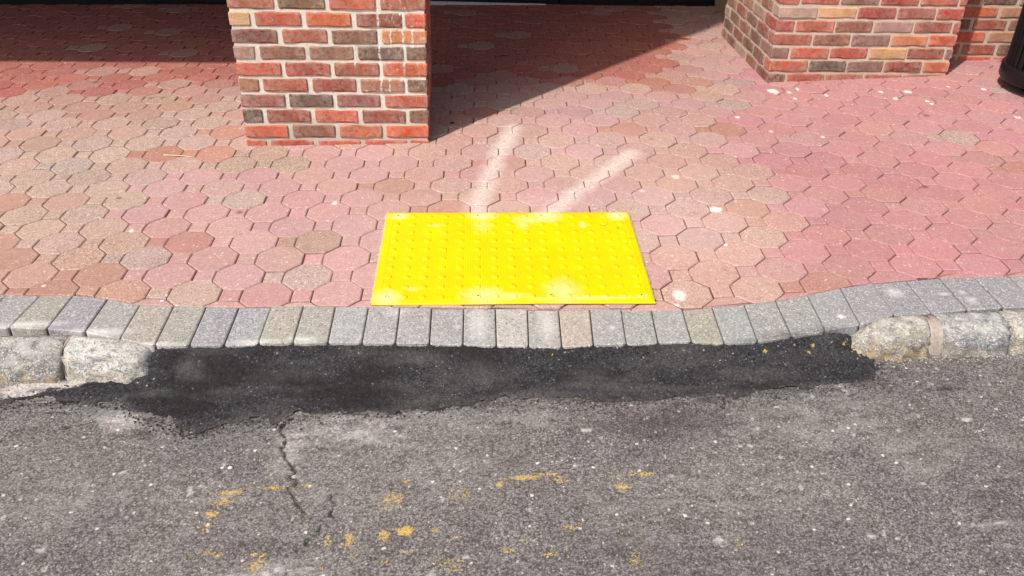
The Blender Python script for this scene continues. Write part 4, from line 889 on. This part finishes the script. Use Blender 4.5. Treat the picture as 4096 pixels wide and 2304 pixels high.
# ------------------------------------------------------------------ small litter
def leaf(name, label, x, y, L, Wl, rz, mat, curl=.25, cat='leaf'):
    V, F = [], []; n_ = 7
    for i in range(n_):
        t = i/(n_-1); w = Wl*math.sin(math.pi*min(.96, max(.04, t)))**.8*(1+.15*math.sin(i*2.3))
        for s_ in (-1, 0, 1): V.append(((t-.5)*L, s_*w/2, .002+abs(s_)*w*curl*.5+L*.12*(2*t-1)**2*curl))
    for i in range(n_-1):
        for k in range(2): a = i*3+k; F.append((a, a+1, a+4, a+3))
    me = mesh(name, V, F, mat); o = obj(name, me); o.location = (x, y, float(G(x, y))); o.rotation_euler = (0, 0, rz)
    md = o.modifiers.new('thick', 'SOLIDIFY'); md.thickness = .0008
    return tag(o, label, cat)
leaf('dry_leaf', 'orange dry leaf lying at the foot of the right pillar', 2.775, .735, .045, .012, .1, M['leaf'])
leaf('dry_leaf', 'brown curled leaf on the shadow edge near the shop entrance', 2.32, 1.619, .07, .025, -.3, M['leaf'], .6)
leaf('dry_leaf', 'dark leaf scrap in the shade beyond the left pillar', 1.189, 1.285, .05, .014, .2, M['leaf_dark'])
leaf('dry_leaf', 'small dark curled leaf in the pillar shadow beside its corner', .905, .212, .024, .016, .5, M['leaf_dark'], .6)
def straw(label, a, b, r_=.0022):
    pa, pb = Vector((*a, float(G(*a))+.004)), Vector((*b, float(G(*b))+.004)); d = pb-pa; V, F = [], []
    s1 = Vector((-d.y, d.x, 0)).normalized(); s2 = Vector((0, 0, 1))
    for i in range(7):
        t = i/6; p = pa+d*t+s1*.004*math.sin(t*3.1); rr = r_*(1.1-.5*t)
        for k in range(6): V.append(p+s1*rr*math.cos(k*math.pi/3)+s2*rr*math.sin(k*math.pi/3))
    for i in range(6):
        for k in range(6): m_ = i*6+k; l = i*6+(k+1) % 6; F.append((m_, l, l+6, m_+6))
    F += [tuple(range(5, -1, -1)), tuple(range(36, 42))]
    return tag(obj('straw', mesh('straw', V, F, M['straw'], True)), label, 'straw')
straw('pale dry straw lying on the pavers left of the pillar', (-.339, -.082), (-.204, -.108))
def pebble(label, x, y, z, r_, seed):
    bm = bmesh.new(); bmesh.ops.create_icosphere(bm, subdivisions=2, radius=r_); q = random.Random(seed)
    for v_ in bm.verts: v_.co = Vector((v_.co.x*1.3, v_.co.y, v_.co.z*.7))*(1+q.uniform(-.12, .12))
    me = bpy.data.meshes.new('pebble'); bm.to_mesh(me); bm.free(); me.materials.append(M['pebble']); me.polygons.foreach_set('use_smooth', [True]*len(me.polygons))
    o = obj('pebble', me); o.location = (x, y, z+r_*.5); return tag(o, label, 'pebble')
x, y = -.012, -1.262; pebble('white pebble in the paver joint just above the grey border course', x, y, float(G(x, y))-.003, .005, 3)
x, y = .345, -1.98; pebble('small white pebble lying on the crack in the road', .345, -1.965, float(RZ(x, y)), .005, 4)

# ------------------------------------------------------------------ loose grit along the patch, kerb and cracks
q = random.Random(77); V, F = [], []; GC = []
def crumb(x, y, z, r_):
    b = len(V); a0 = q.random()*6
    ring_ = [(x+r_*q.uniform(.7, 1.2)*math.cos(a0+k*1.2566), y+r_*q.uniform(.7, 1.2)*math.sin(a0+k*1.2566), z+r_*q.uniform(.0, .4)) for k in range(5)]
    V.extend(ring_); V.append((x+q.uniform(-.2, .2)*r_, y, z+r_*q.uniform(.7, 1.1)))
    for k in range(5): F.append((b+k, b+(k+1) % 5, b+5))
pp = [tuple(p) for p in PATCH]
for k in range(1500):
    i = q.randrange(len(pp)); a, b_ = pp[i], pp[(i+1) % len(pp)]; t = q.random()
    x, y = a[0]+(b_[0]-a[0])*t+q.gauss(0, .02), a[1]+(b_[1]-a[1])*t-abs(q.gauss(0, .022))
    if a[1] > -1.60 and .05 < x < 2.1: continue
    crumb(x, y, float(RZ(x, y))+.001, q.uniform(.0012, .0036))
tag(obj('asphalt_grit', mesh('asphalt_grit', V, F, M['crumb'])), 'loose black asphalt crumbs around the fresh patch', 'grit', kind='stuff')
V, F = [], []
for k in range(1100):
    x = q.uniform(-.7, 3.1)
    if .05 < x < 2.12 and q.random() < .75: continue
    y = -1.555-abs(q.gauss(0, .02))-(.02 if x > 2 else 0); crumb(x, y, float(RZ(x, y))+.001, q.uniform(.001, .0032))
for k in range(500):
    x, y = q.uniform(-1.0, 3.3), q.uniform(-2.8, -1.7); crumb(x, y, float(RZ(x, y))+.001, q.uniform(.0012, .0032))
for k in range(500):
    x = q.uniform(-.6, 3); y = float(np.interp(x, bj[:, 0], bj[:, 1]))+q.gauss(0, .01); crumb(x, y, float(G(x, y))-.003, q.uniform(.001, .0026))
tag(obj('pale_grit', mesh('pale_grit', V, F, M['grit'])), 'pale sand and grit gathered along the kerb and joints', 'grit', kind='stuff')
